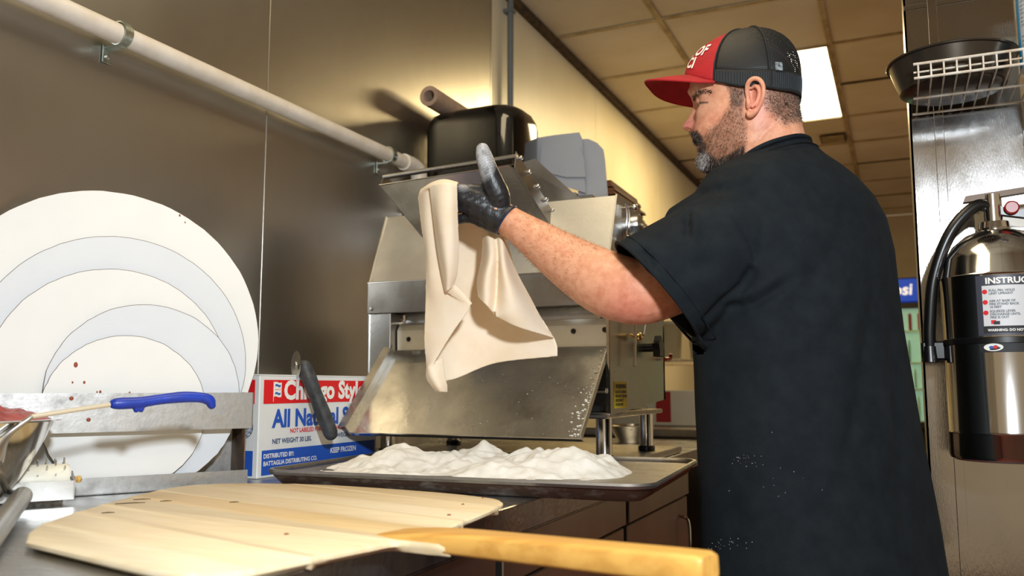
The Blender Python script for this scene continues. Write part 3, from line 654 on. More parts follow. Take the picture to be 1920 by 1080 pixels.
spm.build('side_plate', M_SIDE, ds, smooth=False)
yz('side_plate', M_SIDE, [(1.8195, 1.077), (2.287, 1.105), (2.305, 1.118), (2.305, 1.325), (1.8195, 1.325)], X0, X0 + .003)
MB().box((X1 - .007, 1.816, 1.074), (X1 + .001, 1.820, 1.325), .001).build('front_flange', M_CHROME, ds)
MB().box((X0, 1.823, 1.074), (X0 + .065, 1.826, 1.3235), .001).build('front_post', M_STEEL, ds)
MB().box((X0 + .061, 1.820, 1.074), (X0 + .066, 1.877, 1.3235), .001).build('post_return', M_STEEL, ds)
MB().box((X0 + .004, 1.915, 1.083), (X1 - .040, 2.27, 1.324)).build('body_core', M_SIDE, ds, smooth=False)
MB().box((X0 + .002, 1.794, 1.070), (X1 - .001, 2.279, 1.081), .003).build('base_tray', M_STEELD, ds)
for x, y in ((-.618, 1.866), (-1.192, 1.866), (-.618, 2.218), (-1.192, 2.218)):
    f = MB().lathe([(.0185, .030), (.0185, .118)], (x, y, TOP), n=24).build('foot', M_CHROME, ds)
    MB().lathe([(.021, 0.0185), (.022, .022), (.022, .029), (.019, .032)], (x, y, TOP), n=24).build('rubber_foot', M_BLACKPL, f)
# rollers and scraper
MB().lathe([(.011, -.31), (.037, -.31), (.037, .26), (.011, .26)], (-.882, 1.899, 1.300), XA, 32).build('roller', M_STEEL, ds)
MB().lathe([(.011, -.31), (.037, -.31), (.037, .26), (.011, .26)], (-.882, 1.908, 1.224), XA, 32).build('roller', M_STEEL, ds)
sc = MB().prism([(X0 + .07, 1.849, 1.229), (X0 + .07, 1.847, 1.280), (X0 + .07, 1.858, 1.295), (X0 + .07, 1.862, 1.293), (X0 + .07, 1.8525, 1.278), (X0 + .07, 1.854, 1.229)], XA * (X1 - X0 - .080)).build('scraper', M_NYLON, ds, smooth=False)
for px, py in ((766, 636), (1075, 621), (1134, 618)):
    P = at_y(px, py, 1.847); MB().lathe([(.0062, 0), (.006, .0015), (.003, .002)], P, (0, -1, 0), 12).build('screw', M_BLACKPL, sc)
MB().tube([(X0 + .066, 1.842, 1.301), (X0 + .087, 1.842, 1.301), (X0 + .094, 1.842, 1.307), (X0 + .094, 1.842, 1.318)], .0055, 8, 10).build('hinge_pin', M_CHROME, ds)
MB().tube([(X1 - .040, 1.812, 1.131), (X1 - .007, 1.812, 1.131)], .006, 8).build('hinge_pin', M_CHROME, ds)
# lower chute: a sloping plate with raised side rails
c0, c1 = V3(0, 1.844, 1.231), V3(0, 1.652, 1.036); cd_ = nrm(c1 - c0); cn_ = nrm(np.cross(XA, cd_)); cn_ = cn_ if cn_[2] > 0 else -cn_
xl, xr = -1.161, -.597
M_CHUTE = mat('chute_steel', (.60, .59, .57), .21, 1, (.48, .47, .45), 10, bump=.08, bscale=90, rvar=.07)
lip = MB().prism([c0 + XA*xl, c1 + XA*xl, c1 + XA*xr, c0 + XA*xr], -cn_ * .003); lip.build('chute', M_CHUTE, ds, smooth=False)
MB().prism([c0 + XA*(xl - .002) + cn_*.018, c1 + XA*(xl - .002) + cn_*.018, c1 + XA*(xl - .002) - cn_*.004, c0 + XA*(xl - .002) - cn_*.004], XA * .003).build('chute_rail', M_STEEL, ds, smooth=False)
MB().prism([c0 + XA*(xl - .020) + cn_*.018, c1 + XA*(xl - .020) + cn_*.018, c1 + XA*xl + cn_*.018, c0 + XA*xl + cn_*.018], cn_ * .002).build('rail_flange', M_STEELD, ds, smooth=False)
MB().prism([c0 + XA*xr + cn_*.010, c1 + XA*xr + cn_*.010, c1 + XA*xr - cn_*.004, c0 + XA*xr - cn_*.004], XA * .003).build('chute_rail', M_STEEL, ds, smooth=False)
MB().prism([c1 + XA*xl, c1 + XA*xr, c1 + XA*xr + V3(0, .018, -.006), c1 + XA*xl + V3(0, .018, -.006)], V3(0, 0, -.002)).build('chute_hem', M_CHROME, ds, smooth=False)
fl_ = MB()
for k in range(90):
    t = RNG.random() ** .6; s_ = xr - .004 - abs(RNG.normal(0, .010)) * (.3 + 1.4 * t); P = c0 * (1 - t) + c1 * t + XA * s_ + cn_ * .0004; r_ = RNG.uniform(.0008, .0035)
    fl_.sphere(P, r_, 6, (1, 1, .5))
for k in range(60):
    t = RNG.random(); s_ = RNG.uniform(xl + .02, xr - .02); P = c0 * (1 - t) + c1 * t + XA * s_ + cn_ * .0004; fl_.sphere(P, RNG.uniform(.0005, .0013), 6, (1, 1, .6))
fd = fl_.build('flour_dust', M_FLOUR, ds); fd['kind'] = 'stuff'
# upper feed tray
ta, tb = at_y(711, 345, 1.733), at_y(960, 309, 1.733); zt = (ta[2] + tb[2]) / 2; bl_, br_ = at_y(797, 455, 1.877), at_y(1034, 424, 1.877); zb = (bl_[2] + br_[2]) / 2
xt0, xt1, xb0, xb1 = ta[0], tb[0], bl_[0], br_[0]
A0, A1, B1, B0 = V3(xt0, 1.733, ta[2] - .003), V3(xt1, 1.733, tb[2]), V3(xb1, 1.877, zb), V3(xb0, 1.877, zb - .003)
pn = nrm(np.cross(A1 - A0, B0 - A0)); pn = pn if pn[1] > 0 else -pn; of = pn * .045
M_TRAY = mat('tray_steel', (.52, .51, .49), .24, 1, (.40, .39, .37), 8, bump=.08, bscale=70, rvar=.06)
MB().prism([A0, A1 - XA*.008, A1 + (B1 - A1) * .07, B1, B0], pn * .002).build('feed_tray', M_TRAY, ds, smooth=False)
MB().tube([A0 - pn*.0005, A1 - XA*.008 - pn*.0005], .0018, 8).build('tray_hem', M_CHROME, ds)
sw = MB().prism([A1 + (B1 - A1) * .05, A1 + of * .98 - (B1 - A1)*.03, A1 + of * 1.02 + (B1 - A1)*.02, B1 + of, B1], XA * .0025).build('tray_side', M_STEELD, ds, smooth=False)
MB().prism([A0, A0 + of*.85, A0 + of*.95 + (B0 - A0)*.10, B0 + of, B0], XA * .0025).build('tray_side', M_STEELD, ds, smooth=False)
MB().tube([A0 + of*.72, A1 + of*.72 + XA*.004], .0062, 12).build('cross_rod', M_STEEL, ds)
MB().prism([A0 + of + (B0-A0)*.15, A1 + of + (B1-A1)*.15, B1 + of, B0 + of], pn * .002).build('tray_back', M_STEELD, ds, smooth=False)
for t in (.06, .27, .49, .70, .88):
    P = A1*(1-t) + B1*t + of * .93 + XA*.002; MB().sphere(P + XA*.004, .0058, 10).build('bolt', M_CHROME, ds)
gb0 = at_y(1003, 297, 1.90); gb1 = at_y(1088, 362, 1.92); MB().prism([V3(gb0[0], 1.90, gb0[2]), V3(gb1[0], 1.92, 1.592), V3(gb0[0] - .02, 1.92, 1.592), V3(gb0[0] - .05, 1.90, gb0[2] - .01)], V3(0, .003, 0)).build('guide_plate', M_STEELD, ds, smooth=False)
MB().limb([B1 + XA*.006 + of*.8, B1 + XA*.006 + of*.8 - UZ*.035], [.010, .008], 12, 6).build('pivot_knob', M_BRASS, ds)
# controls on the head's end
def ex_(px, py, lift=.0): return at_x(px, py, X1 + lift)
def en(y, z, l=0.): return V3(X1 + l, y, z)
for y in (1.925, 1.945): MB().tube([en(y, 1.572, .010), en(y, 1.545, .013), en(y, 1.515, .011), en(y + .01, 1.485, .010)], .0024, 8, 14).build('lever_bar', M_CHROME, ds)
P = en(1.945, 1.566); MB().tube([P, P + XA*.028], .0035, 8).build('stud', M_CHROME, ds); MB().sphere(P + XA*.026, .0085, 12).build('acorn_nut', M_CHROME, ds)
P = en(2.00, 1.532); MB().lathe([(.027, 0), (.027, .022), (.025, .025), (.004, .025)], P, XA, 36).build('dial', M_STEEL, ds); MB().sphere(P + XA*.026 + V3(0, .008, .002), .004, 8).build('dial_stop', M_CHROME, ds)
MB().obox(en(1.955, 1.505, .028), XA, V3(0, 1, 0), UZ, .011, .011, .015).build('knob', M_BLACKPL, ds)
MB().tube([en(1.905, 1.475, .016), en(1.92, 1.485, .020), en(1.94, 1.497, .018)], .008, 10, 10).build('link', M_CHROME, ds)
# controls on the lower side plate
MB().obox(ex_(1191, 640, .024), XA, V3(0, .15, 1), V3(0, 1, -.15), .002, .058, .006).build('lever_bar', M_STEEL, ds)
P = ex_(1182, 632, .0); MB().tube([P - V3(0, .07, 0) + XA*.018, P + XA*.018], .0042, 8).build('stud', M_BRASS, ds); MB().sphere(P + XA*.020, .011, 10).build('swivel', M_BRASS, ds)
P = ex_(1212, 652, .0); MB().cyl(P, P + XA*.022, .011, n=12).build('spindle', M_BLACKPL, ds)
st = [P + XA*.022 + (V3(0, 1, 0)*math.cos(a) + UZ*math.sin(a)) * (.030 if i % 2 == 0 else .019) for i, a in enumerate(np.linspace(.3, .3 + 2*PI, 11)[:-1])]; MB().prism(st, XA * .018).build('star_knob', M_BLACKPL, ds, smooth=False)
P = ex_(1247, 672, 0); MB().tube([P - V3(0, .05, .004) + XA*.012, P + XA*.014, P + XA*.016 + UZ*.012], .0052, 8, 10).build('pin', mat('red_grip', '#8e2a1c', .4), ds)
MB().tube([ex_(1210, 585, .012), ex_(1209, 610, .012), ex_(1206, 628, .012)], .003, 8, 8).build('lever_bar', M_CHROME, ds)
w0 = ex_(1152, 766, .0006); wy = V3(0, 1, 0); wz_ = UZ
wl_ = MB().prism([w0, w0 + wy*.095, w0 + wy*.095 + UZ*.060, w0 + UZ*.060], XA*.0004).build('warning_label', mat('label_yellow', '#c9b21c', .5), ds, smooth=False)
letter('lettering', 'WARNING', .0135, M_INK, ds, w0 + wy*.009 + UZ*.045 + XA*.0004, wy, UZ, bold=.0006, squeeze=1.25)
for i, tx in enumerate(('DO NOT OPERATE', 'WITHOUT GUARDS', 'DISCONNECT', 'POWER FIRST')):
    letter('lettering', tx, .0080, M_INK, ds, w0 + wy*.006 + UZ*(.034 - .0095*i) + XA*.0004, wy, UZ, bold=.0003, squeeze=1.25)

MB().box((-1.215, 1.842, TOP + .0008), (-.572, 2.42, TOP + .018), .003).build('base_board', M_STEEL, ds)

# ================================================================== BEHIND THE SHEETER
sh = thing('wall_shelf', (-1.15, 2.9, 1.68), 'plain steel wall shelf behind the dough machine, under the black bin', 'shelf')
MB().box((WX + .004, 2.34, 1.690), (-.80, 3.30, 1.702), .002).build('board', M_STEELD, sh)
for y in (2.6, 3.2): MB().prism([(WX + .004, y, 1.690), (-.95, y, 1.690), (WX + .004, y, 1.45)], V3(0, .004, 0)).build('bracket', M_STEELD, sh, smooth=False)
SZ = 1.7025
def rbox(x0, x1, y0, y1, zs, r, n=6):
    rings = []
    for z, inset in zs:
        R_ = []; r_ = max(r - inset * .3, .004)
        for cx_, cy_, a0 in ((x1-r_-inset, y1-r_-inset, 0), (x0+r_+inset, y1-r_-inset, PI/2), (x0+r_+inset, y0+r_+inset, PI), (x1-r_-inset, y0+r_+inset, 1.5*PI)):
            for a in np.linspace(a0, a0 + PI/2, n): R_.append(V3(cx_ + r_*math.cos(a), cy_ + r_*math.sin(a), z))
        rings.append(R_)
    return MB().loft(rings)
bn_ = thing('black_bin', (-1.25, 2.53, SZ), 'glossy black plastic bin on the shelf by the wall, under the brown tube', 'bin')
rbox(-1.432, -1.070, 2.392, 2.640, [(SZ + .02, .004), (1.995, .004), (2.020, .008), (2.040, .018), (2.054, .040), (2.064, .075), (2.070, .12)], .075).build('bin_body', M_GLOSSBLACK, bn_, angle=60)
rbox(-1.438, -1.064, 2.388, 2.645, [(SZ, .0), (SZ + .022, .0)], .078).build('bin_rim', M_GLOSSBLACK, bn_)
tb_ = thing('paper_tube', (-1.378, 2.55, 2.05), 'brown cardboard tube lying on top of the black bin', 'cardboard tube')
MB().lathe([(.020, 0), (.034, 0), (.034, .36), (.020, .36)], (-1.378, 2.372, 2.095), (0, 1, 0), 32, False).build('tube_wall', mat('kraft', '#a98f7c', .8, 0, '#937a68', 20), tb_)
MB().lathe([(.0203, 0.001), (.0203, .355)], (-1.378, 2.372, 2.095), (0, 1, 0), 24, False).build('tube_bore', mat('kraft', '#a98f7c', .8), tb_)
# grey-white die-cut carton standing open
gc = thing('open_carton', (-1.0, 2.62, SZ), 'pale grey die-cut cardboard carton standing open on the shelf', 'carton')
M_GCARD = mat('grey_card', '#a7abb4', .75, 0, '#9ca1ab', 3)
def pw(pts, Y, nm, m=M_GCARD, th=.004): return MB().prism([at_y(x, y, Y) * V3(1, 0, 1) + V3(0, Y, 0) for x, y in pts], V3(0, th, 0)).build(nm, m, gc, smooth=False)
pw([(984, 276), (1003, 259), (1040, 253), (1086, 248), (1092, 262), (1094, 300), (1098, 362), (1060, 350), (1060, 400), (984, 400)], 2.66, 'front_panel')
pw([(1080, 262), (1103, 260), (1120, 268), (1131, 280), (1134, 300), (1141, 385), (1085, 385)], 2.675, 'side_flap')
pw([(1015, 272), (1070, 269), (1087, 277), (1095, 296), (1098, 332), (1060, 332), (1010, 320)], 2.652, 'tuck_flap', M_GCARD, .003)
MB().box((-1.13, 2.70, SZ), (-.985, 2.86, SZ + .10), .003).build('carton_body', M_GCARD, gc)
# flattened brown boxes in a leaning pile
M_BROWN = mat('brown_card', '#7c4f30', .8, 0, '#633c23', 8)
zc = SZ + .0005
for k in range(9):
    j = RNG.uniform(-.012, .012, 2); th = .014 if k < 8 else .022; dx_ = -.006 * k; wob = [RNG.uniform(0, .005) for _ in range(4)]
    o = MB(); x0, x1, y0, y1 = -.965 + j[0], -.815 + j[0] + dx_, 2.74 + j[1], 3.06 + j[1]
    o.loft([[(x0, y0, zc), (x1, y0, zc), (x1, y1, zc), (x0, y1, zc)], [(x0, y0, zc + th), (x1 - .004, y0, zc + th - wob[0]), (x1 - .004, y1, zc + th - wob[1]), (x0, y1, zc + th)]])
    fb = tag(o.build('flattened_box', M_BROWN, smooth=False), ('topmost flattened brown box, thicker than those below it, beside the pale carton' if k == 8 else 'lowest flattened brown box of the pile, lying on the wall shelf' if k == 0 else 'flattened brown cardboard box in the middle of the pile beside the pale carton'), 'cardboard box', 'flattened brown boxes'); zc += th + .0006
# table and shelving further back
pt = thing('prep_table', (-.95, 3.7, 0), 'dark steel prep table further back, behind the dough machine', 'table')
MB().box((WX + .01, 3.12, .955), (-.42, 4.5, .985), .004).build('table_top', M_STEELD, pt)
MB().box((WX + .03, 3.16, .30), (-.45, 4.48, .954)).build('front_body', M_CAB, pt, smooth=False)
for x, y in ((WX + .06, 3.2), (-.5, 3.2), (WX + .06, 4.44), (-.5, 4.44)): MB().cyl((x, y, 0), (x, y, .30), .02, n=12).build('leg', M_STEELD, pt)
rk_ = thing('storage_rack', (-1.0, 3.9, .986), 'white wire storage rack on the prep table, loaded with food supplies', 'rack')
for x in (-1.40, -.56):
    for y in (3.62, 4.28): MB().cyl((x, y, .986), (x, y, 1.95), .011, n=10).build('post', M_WIRE, rk_)
for z in (1.25, 1.62):
    for y in (3.62, 4.28): MB().tube([(-1.40, y, z), (-.56, y, z)], .005, 6).build('rail', M_WIRE, rk_)
    for k in range(22): MB().tube([(-1.38 + k*.038, 3.62, z + .005), (-1.38 + k*.038, 4.28, z + .005)], .0025, 5).build('shelf_wire', M_WIRE, rk_)
M_BREAD = mat('bread_bag', '#c98a3c', .35, 0, '#a8651f', 10)
bb = thing('bread_bag', (-.80, 3.78, 1.63), 'orange bag of bread with a blue label on the storage rack', 'bag')
b_ = MB().limb([(-.90, 3.72, 1.72), (-.80, 3.75, 1.73), (-.68, 3.78, 1.715)], [.075, .09, .07], 20, 12); b_.build('bag_body', M_BREAD, bb)
c = V3(-.800, 3.66, 1.755); MB().prism([c + V3(-.03, -.002, -.035), c + V3(.03, -.002, -.035), c + V3(.03, .012, .045), c + V3(-.03, .012, .045)], V3(0, -.003, 0)).build('bag_label', mat('label_blue', '#1e86c8', .4), bb, smooth=False)
tag(MB().limb([(-1.08, 3.72, 1.682), (-1.09, 3.72, 1.76), (-1.10, 3.72, 1.83)], [.05, .075, .03], 18, 12).build('white_bag', mat('white_bag', '#ded5b8', .5)), 'crumpled white bag beside the orange bread bag', 'bag')
cb = thing('supply_carton', (-.98, 3.42, .986), 'white carton with a red panel on the prep table', 'carton')
MB().box((-1.10, 3.38, .986), (-.72, 3.56, 1.125), .003).build('carton_body', M_BOXW, cb)
MB().box((-.90, 3.3785, 1.0), (-.84, 3.380, 1.12)).build('red_panel', mat('carton_red', '#a5222c', .6), cb, smooth=False)
M_TUB = mat('clear_tub', '#b9b39a', .3, 0, '#8e886f', 12)
for k, (x, z, h, rr_, cc) in enumerate(((-.92, 1.26, .15, .06, '#c9c4b0'), (-.78, 1.26, .13, .055, '#a7a48e'), (-.66, 1.26, .16, .05, '#d8d4c6'), (-1.10, 1.26, .14, .06, '#8f8a72'), (-.70, .986, .16, .05, '#b7b39f'))):
    y = 3.70 if z > 1.1 else 3.66
    o = thing('food_tub', (x, y, z), ('%s round food tub on the middle tier of the storage rack' % ('cream', 'olive-grey', 'tall off-white', 'dark olive')[k] if z > 1.1 else 'round pale food tub standing on the prep table'), 'tub', 'food tubs on the rack' if z > 1.1 else None)
    MB().lathe([(.001, .001), (rr_*.85, .001), (rr_, h), (rr_*.9, h)], (x, y, z), n=24).build('tub_body', mat('tub_%d' % k, cc, .4), o); MB().lathe([(rr_*1.05, h), (rr_*1.05, h + .012), (.001, h + .013)], (x, y, z), n=24).build('tub_lid', M_BOXW, o)
tag(MB().limb([(-.60, 3.78, 1.288), (-.60, 3.78, 1.36)], [.03, .022], 14, 8).build('green_bottle', mat('green_pl', '#3f9c2c', .3)), 'small bright green bottle on the storage rack', 'bottle')
fo2 = MB().lathe([(.001, .001), (.045, .001), (.075, .055), (.078, .056), (.074, .058), (.043, .006), (.001, .005)], (-.83, 2.80, TOP), n=32); tag(fo2.build('small_bowl', M_CHROME), 'small shiny steel bowl on the worktop behind the dough machine', 'bowl')

# ================================================================== DRINKS COOLER far back
dc = thing('drinks_cooler', (-.12, 6.8, 0), 'glass-door drinks cooler with a blue sign glowing at the far end of the room', 'cooler')
M_FRAME = mat('cooler_frame', '#14100e', .4)
CX0, CX1, CY = -.46, .205, 6.5
MB().box((CX0, CY + .05, .02), (CX1, CY + .65, 1.90), .01).build('cabinet_shell', M_FRAME, dc)
MB().box((CX0, CY + .03, .02), (CX1, CY + .052, .86)).build('lower_panel', M_FRAME, dc, smooth=False)
MB().box((CX0 + .03, CY + .035, .90), (CX1 - .03, CY + .049, 1.68)).build('glowing_liner', mat('cooler_liner_glow', '#a9cdb8', .6, emit=.42), dc, smooth=False)  # liner given its own glow, standing in for the cooler's inner lamp
for z in (.90, 1.12, 1.30, 1.52): MB().box((CX0 + .03, CY + .012, z - .008), (CX1 - .03, CY + .036, z + .008)).build('shelf', mat('cooler_shelf', '#cfe6d8', .5), dc, smooth=False)
for a in ((CX0, .86, CX0 + .03, 1.72), (CX1 - .03, .86, CX1, 1.72), (CX0 + .03, .86, CX1 - .03, .90), (CX0 + .03, 1.68, CX1 - .03, 1.72)): MB().box((a[0], CY, a[1]), (a[2], CY + .03, a[3])).build('door_frame', M_FRAME, dc, smooth=False)
M_GLASS = mat('cooler_glass', (.9, 1, .95), .02, trans=1.0)
MB().box((CX0 + .03, CY + .002, .90), (CX1 - .03, CY + .006, 1.68)).build('glass_door', M_GLASS, dc, smooth=False)
sg = MB().box((CX0, CY - .01, 1.725), (CX1, CY + .05, 1.885), .004).build('sign', mat('sign_blue', '#0f43c4', .4, emit=.35), dc)
v_, f_ = words('pepsi', .115, .003); MB().add([(CX1 - .335 + p[0] * .95 + p[1]*.1, CY - .0125, 1.775 + p[1] * .95) for p in v_], f_).build('lettering', mat('sign_white', '#e6ecf5', .5, emit=.5), sg, smooth=False)
MB().lathe([(.04, 0), (.038, .004), (.001, .004)], (CX1 - .02, CY - .010, 1.81), (0, -1, 0), 20).build('sign_roundel', mat('sign_red', '#c93030', .5, emit=.2), sg)
M_CAN = mat('can_red', '#b01c1c', .35); CL = ['red drink can on the top shelf of the cooler']
for k in range(10):
    x = CX0 + .07 + k * .058
    if x > CX1 - .05: break
    o = thing('drink_can', (x, CY + .024, 1.529), CL[0], 'can', 'red cans in the cooler')
    MB().lathe([(.001, 0), (.009, 0), (.0105, .006), (.0105, .105), (.008, .115), (.001, .115)], (x, CY + .024, 1.529), n=14).build('can_body', M_CAN, o)
for k, (x, z, w, h, cc) in enumerate(((.02, 1.131, .05, .10, '#d9e3d2'), (.09, 1.131, .04, .13, '#b8c4a0'), (-.06, 1.131, .05, .12, '#6f8f84'), (.14, 1.309, .035, .11, '#e3efe8'), (.06, 1.309, .05, .15, '#8aa898'), (-.03, 1.309, .05, .13, '#51685e'), (.10, .911, .06, .16, '#c8ded2'), (-.02, .911, .05, .15, '#a4c0b0'))):
    zname = {1.131: 'second', 1.309: 'third', .911: 'bottom'}[z]
    tag(MB().lathe([(.001, 0), (w*.15, 0), (w*.17, h*.7), (w*.09, h*.9), (w*.09, h)], (x, CY + .024, z), n=14).build('drink_bottle', mat('cooler_item_%d' % k, cc, .4)), '%s drink bottle on the %s shelf inside the cooler' % (('pale green', 'tall yellowish', 'dull teal', 'small white', 'tall grey-green', 'dark green', 'tall pale mint', 'sage green')[k], {'second': 'middle', 'third': 'upper middle', 'bottom': 'bottom'}[zname]), 'bottle', 'bottles in the cooler, ' + zname)

# ================================================================== ON THE PARTITION: SHELF, PAN, CAN, EXTINGUISHER
ws = thing('wire_shelf', (.3, 1.82, 1.70), 'small white wire shelf on the stainless partition above the extinguisher', 'shelf')
DZ = 1.708; xs = np.arange(.056, .62, .0212)
for y, z, r_ in ((1.70, DZ, .0026), (1.70, DZ + .027, .0026), (1.712, DZ + .015, .0018), (1.82, DZ - .001, .0028), (1.93, DZ - .001, .0026)): MB().tube([(xs[0] - .008, y, z), (xs[-1] + .008, y, z)], r_, 8).build('rail', M_WIRE, ws)
for x in xs: MB().tube([(x, 1.70, DZ + .029), (x, 1.70, DZ), (x, 1.82, DZ + .003), (x, 1.935, DZ + .003)], .0016, 6).build('cross_wire', M_WIRE, ws)
MB().prism([(.248, 1.71, DZ - .004), (.248, 1.945, DZ - .004), (.248, 1.945, DZ - .06)], XA * .003).build('bracket', M_WIRE, ws, smooth=False)
stn = thing('shelf_standard', (.262, PY - .005, 1.3), 'white slotted upright strip fixed to the partition behind the shelf', 'bracket')
sp_ = MB().box((.247, PY - .008, 1.30), (.257, PY - .001, 2.4)).box((.261, PY - .008, 1.30), (.272, PY - .001, 2.4))
zz = [1.30] + [z for k in range(24) for z in (1.32 + k*.045, 1.345 + k*.045)] + [2.4]
for k in range(0, len(zz), 2): sp_.box((.257, PY - .008, zz[k]), (.261, PY - .001, zz[k+1]))
sp_.build('strip', M_WIRE, stn, smooth=False)
pnn = thing('round_pan', (.118, 1.825, DZ + .005), 'dark round deep-dish pan resting on the wire shelf', 'pan')
pc_ = (.118, 1.825, DZ + .0048)
MB().lathe([(.001, .0005), (.088, .0005), (.094, .004), (.112, .058), (.110, .059), (.091, .006), (.001, .003)], pc_, n=72).build('pan_shell', M_DARKPAN, pnn)
MB().lathe([(.110, .057), (.1165, .058), (.1175, .0605), (.1155, .0625), (.110, .060)], pc_, n=72, cap=False).build('pan_rim', M_DARKPAN, pnn)
sc_ = thing('spray_can', (.262, 1.76, DZ + .005), 'blue and white aerosol can standing on the wire shelf', 'aerosol can')
cc_ = V3(.260, 1.765, DZ + .0048); MB().lathe([(.030, 0), (.033, .003), (.033, .185), (.029, .197), (.010, .205)], cc_, n=40).build('can_body', mat('can_white', '#c3ccd4', .3, .5), sc_)
MB().lathe([(.013, .205), (.013, .235), (.008, .24)], cc_, n=20).build('nozzle_cap', M_BOXW, sc_)
tocam = nrm((CAM - cc_) * V3(1, 1, 0)); a0 = math.atan2(tocam[1], tocam[0])
def cylp(c, r, a, z): return V3(c[0] + r*math.cos(a), c[1] + r*math.sin(a), c[2] + z)
G = np.array([[cylp(cc_, .0333, a0 - t, z) for t in np.linspace(1.05, 1.75, 8)] for z in (.004, .184)]); MB().grid(G).build('blue_band', mat('can_blue', '#1d7fb5', .3), sc_)
M_GINK = mat('grey_ink', '#6c7378', .6)
for i in range(17):
    v_, f_ = words('use with care keep dry' if i % 3 else 'CAUTION flammable contents', .0058, .0001); z = .172 - .0075*i if i < 13 else .172 - .0085*i
    MB().add([cylp(cc_, .0334, a0 - (.95 - p[0] / .034 * .9) , z + p[1]) for p in v_], f_).build('lettering', M_GINK, sc_, smooth=False)
# white mounting plate
mp_ = thing('mounting_plate', (.25, PY - .004, 1.44), 'white metal wall plate with rivets behind the extinguisher neck', 'bracket')
q = lambda px, py: at_y(px, py, PY - .004)
MB().prism([q(1826, 389), q(1834, 393), q(1990, 378), q(1990, 425), q(1868, 426), q(1850, 438), q(1829, 441)], V3(0, .003, 0)).build('plate', mat('plate_white', '#cfcabf', .4, 0, '#b7aa94', 12), mp_, smooth=False)
for px, py in ((1832, 396), (1835, 434)): MB().lathe([(.005, 0), (.004, .002), (.001, .003)], q(px, py), (0, -1, 0), 12).build('rivet', M_SCREW, mp_)
# fire extinguisher
EC = at_y(1892, 860, 1.842); EB = V3(EC[0] + .0, 1.842, 1.005)
fe = thing('fire_extinguisher', EB, 'polished steel fire extinguisher with a black hose hung on the partition', 'fire extinguisher')
er = .098
MB().lathe([(.001, 0), (.090, 0), (er - .002, .004), (er, .010), (er, .048), (er + .0012, .051), (er, .054), (er, .336), (er + .0012, .339), (er - .001, .342), (.090, .375), (.074, .402), (.050, .422), (.028, .430), (.024, .434), (.001, .434)], EB, n=80).build('cylinder', M_EXT, fe)
MB().lathe([(.026, .430), (.028, .434), (.026, .446), (.016, .448), (.016, .50), (.001, .50)], EB, n=24).build('valve', M_CHROME, fe)
va = EB + UZ * .49
MB().prism([va + V3(-.05, -.010, -.002), va + V3(.09, -.010, .012), va + V3(.09, -.010, .022), va + V3(-.045, -.010, .010)], V3(0, .02, 0)).build('lever', mat('lever_dark', '#3a2c20', .4, .6), fe, smooth=False)
MB().prism([va + V3(.01, -.010, -.030), va + V3(.10, -.010, -.05), va + V3(.10, -.010, -.04), va + V3(.01, -.010, -.014)], V3(0, .02, 0)).build('carry_handle', M_BLACKPL, fe, smooth=False)
MB().lathe([(.012, 0), (.013, .006), (.010, .009), (.001, .009)], va + V3(.030, -.012, -.020), (0, -1, 0), 20).build('gauge', mat('gauge_red', '#8c1d18', .35), fe)
hz_ = EB + V3(0, 0, .474)
hose = [hz_, hz_ + V3(-.03, -.012, .004), hz_ + V3(-.075, -.02, -.045), hz_ + V3(-.108, -.02, -.13), hz_ + V3(-.120, -.015, -.22), hz_ + V3(-.122, -.012, -.262)]
MB().tube(hose, .0115, 14, 40).build('hose', M_BLACKPL, fe)
MB().lathe([(.013, 0), (.014, -.015), (.0155, -.03), (.012, -.031)], hose[-1], (0, 0, 1), 18).build('nozzle', M_BLACKPL, fe)
MB().lathe([(er + .0005, .212), (er + .003, .213), (er + .003, .223), (er + .0005, .224)], EB, n=64, cap=False).build('strap', M_BLACKPL, fe)
MB().box(EB + V3(-.137, -.02, .185), EB + V3(-.094, .01, .222), .004).build('hose_clip', M_BLACKPL, fe)
tocam = nrm((CAM - EB) * V3(1, 1, 0)); a0 = math.atan2(tocam[1], tocam[0])
def eg(t0, t1, z0, z1, r): return MB().grid(np.array([[cylp(EB, r, a0 + t, z) for t in np.linspace(t0, t1, 24)] for z in (z0, z1)]))
L0 = -.36
eg(L0, 1.2, .226, .335, er + .0006).build('instruction_label', mat('label_grey', '#3c3d49', .45), fe)
eg(L0, 1.2, .196, .2125, er + .0006).build('instruction_label', M_INK, fe)
eg(L0 + .10, 1.2, .243, .316, er + .0010).build('label_panel', mat('label_white', '#cfcfd2', .5), fe)
eg(L0 + .09, 1.2, .2305, .2425, er + .0010).build('label_strip', M_INK, fe)
def curl(text, size, t, z, m, bold=.0002, sq=1.):
    v_, f_ = words(text, size, bold); MB().add([cylp(EB, er + .0014, a0 + t + p[0]*sq / er, z + p[1]) for p in v_], f_).build('lettering', m, fe, smooth=False)
curl('INSTRUCTIONS', .0150, L0 + .16, .3195, M_WHITE, .0005, 1.1)
for i, z in enumerate((.302, .283, .264)):
    c_ = (L0 + .145, z + .003); MB().add([cylp(EB, er + .0014, a0 + c_[0] + .0042*math.cos(a)/er, c_[1] + .0042*math.sin(a)) for a in np.linspace(0, 2*PI, 15)[:-1]], [tuple(range(14))]).build('red_dot', M_RED, fe, smooth=False)
for i, (tx, z) in enumerate((('PULL PIN. HOLD', .305), ('UNIT UPRIGHT', .2995), ('AIM AT BASE OF', .286), ('FIRE STAND BACK', .2805), ('10 FEET', .275), ('SQUEEZE LEVER', .2675), ('DISCHARGE UNTIL', .262), ('FIRE IS OUT', .2565))): curl(tx, .0056, L0 + .21, z, M_GINK)
curl('WARNING: DO NOT USE', .0062, L0 + .16, .2335, M_WHITE)
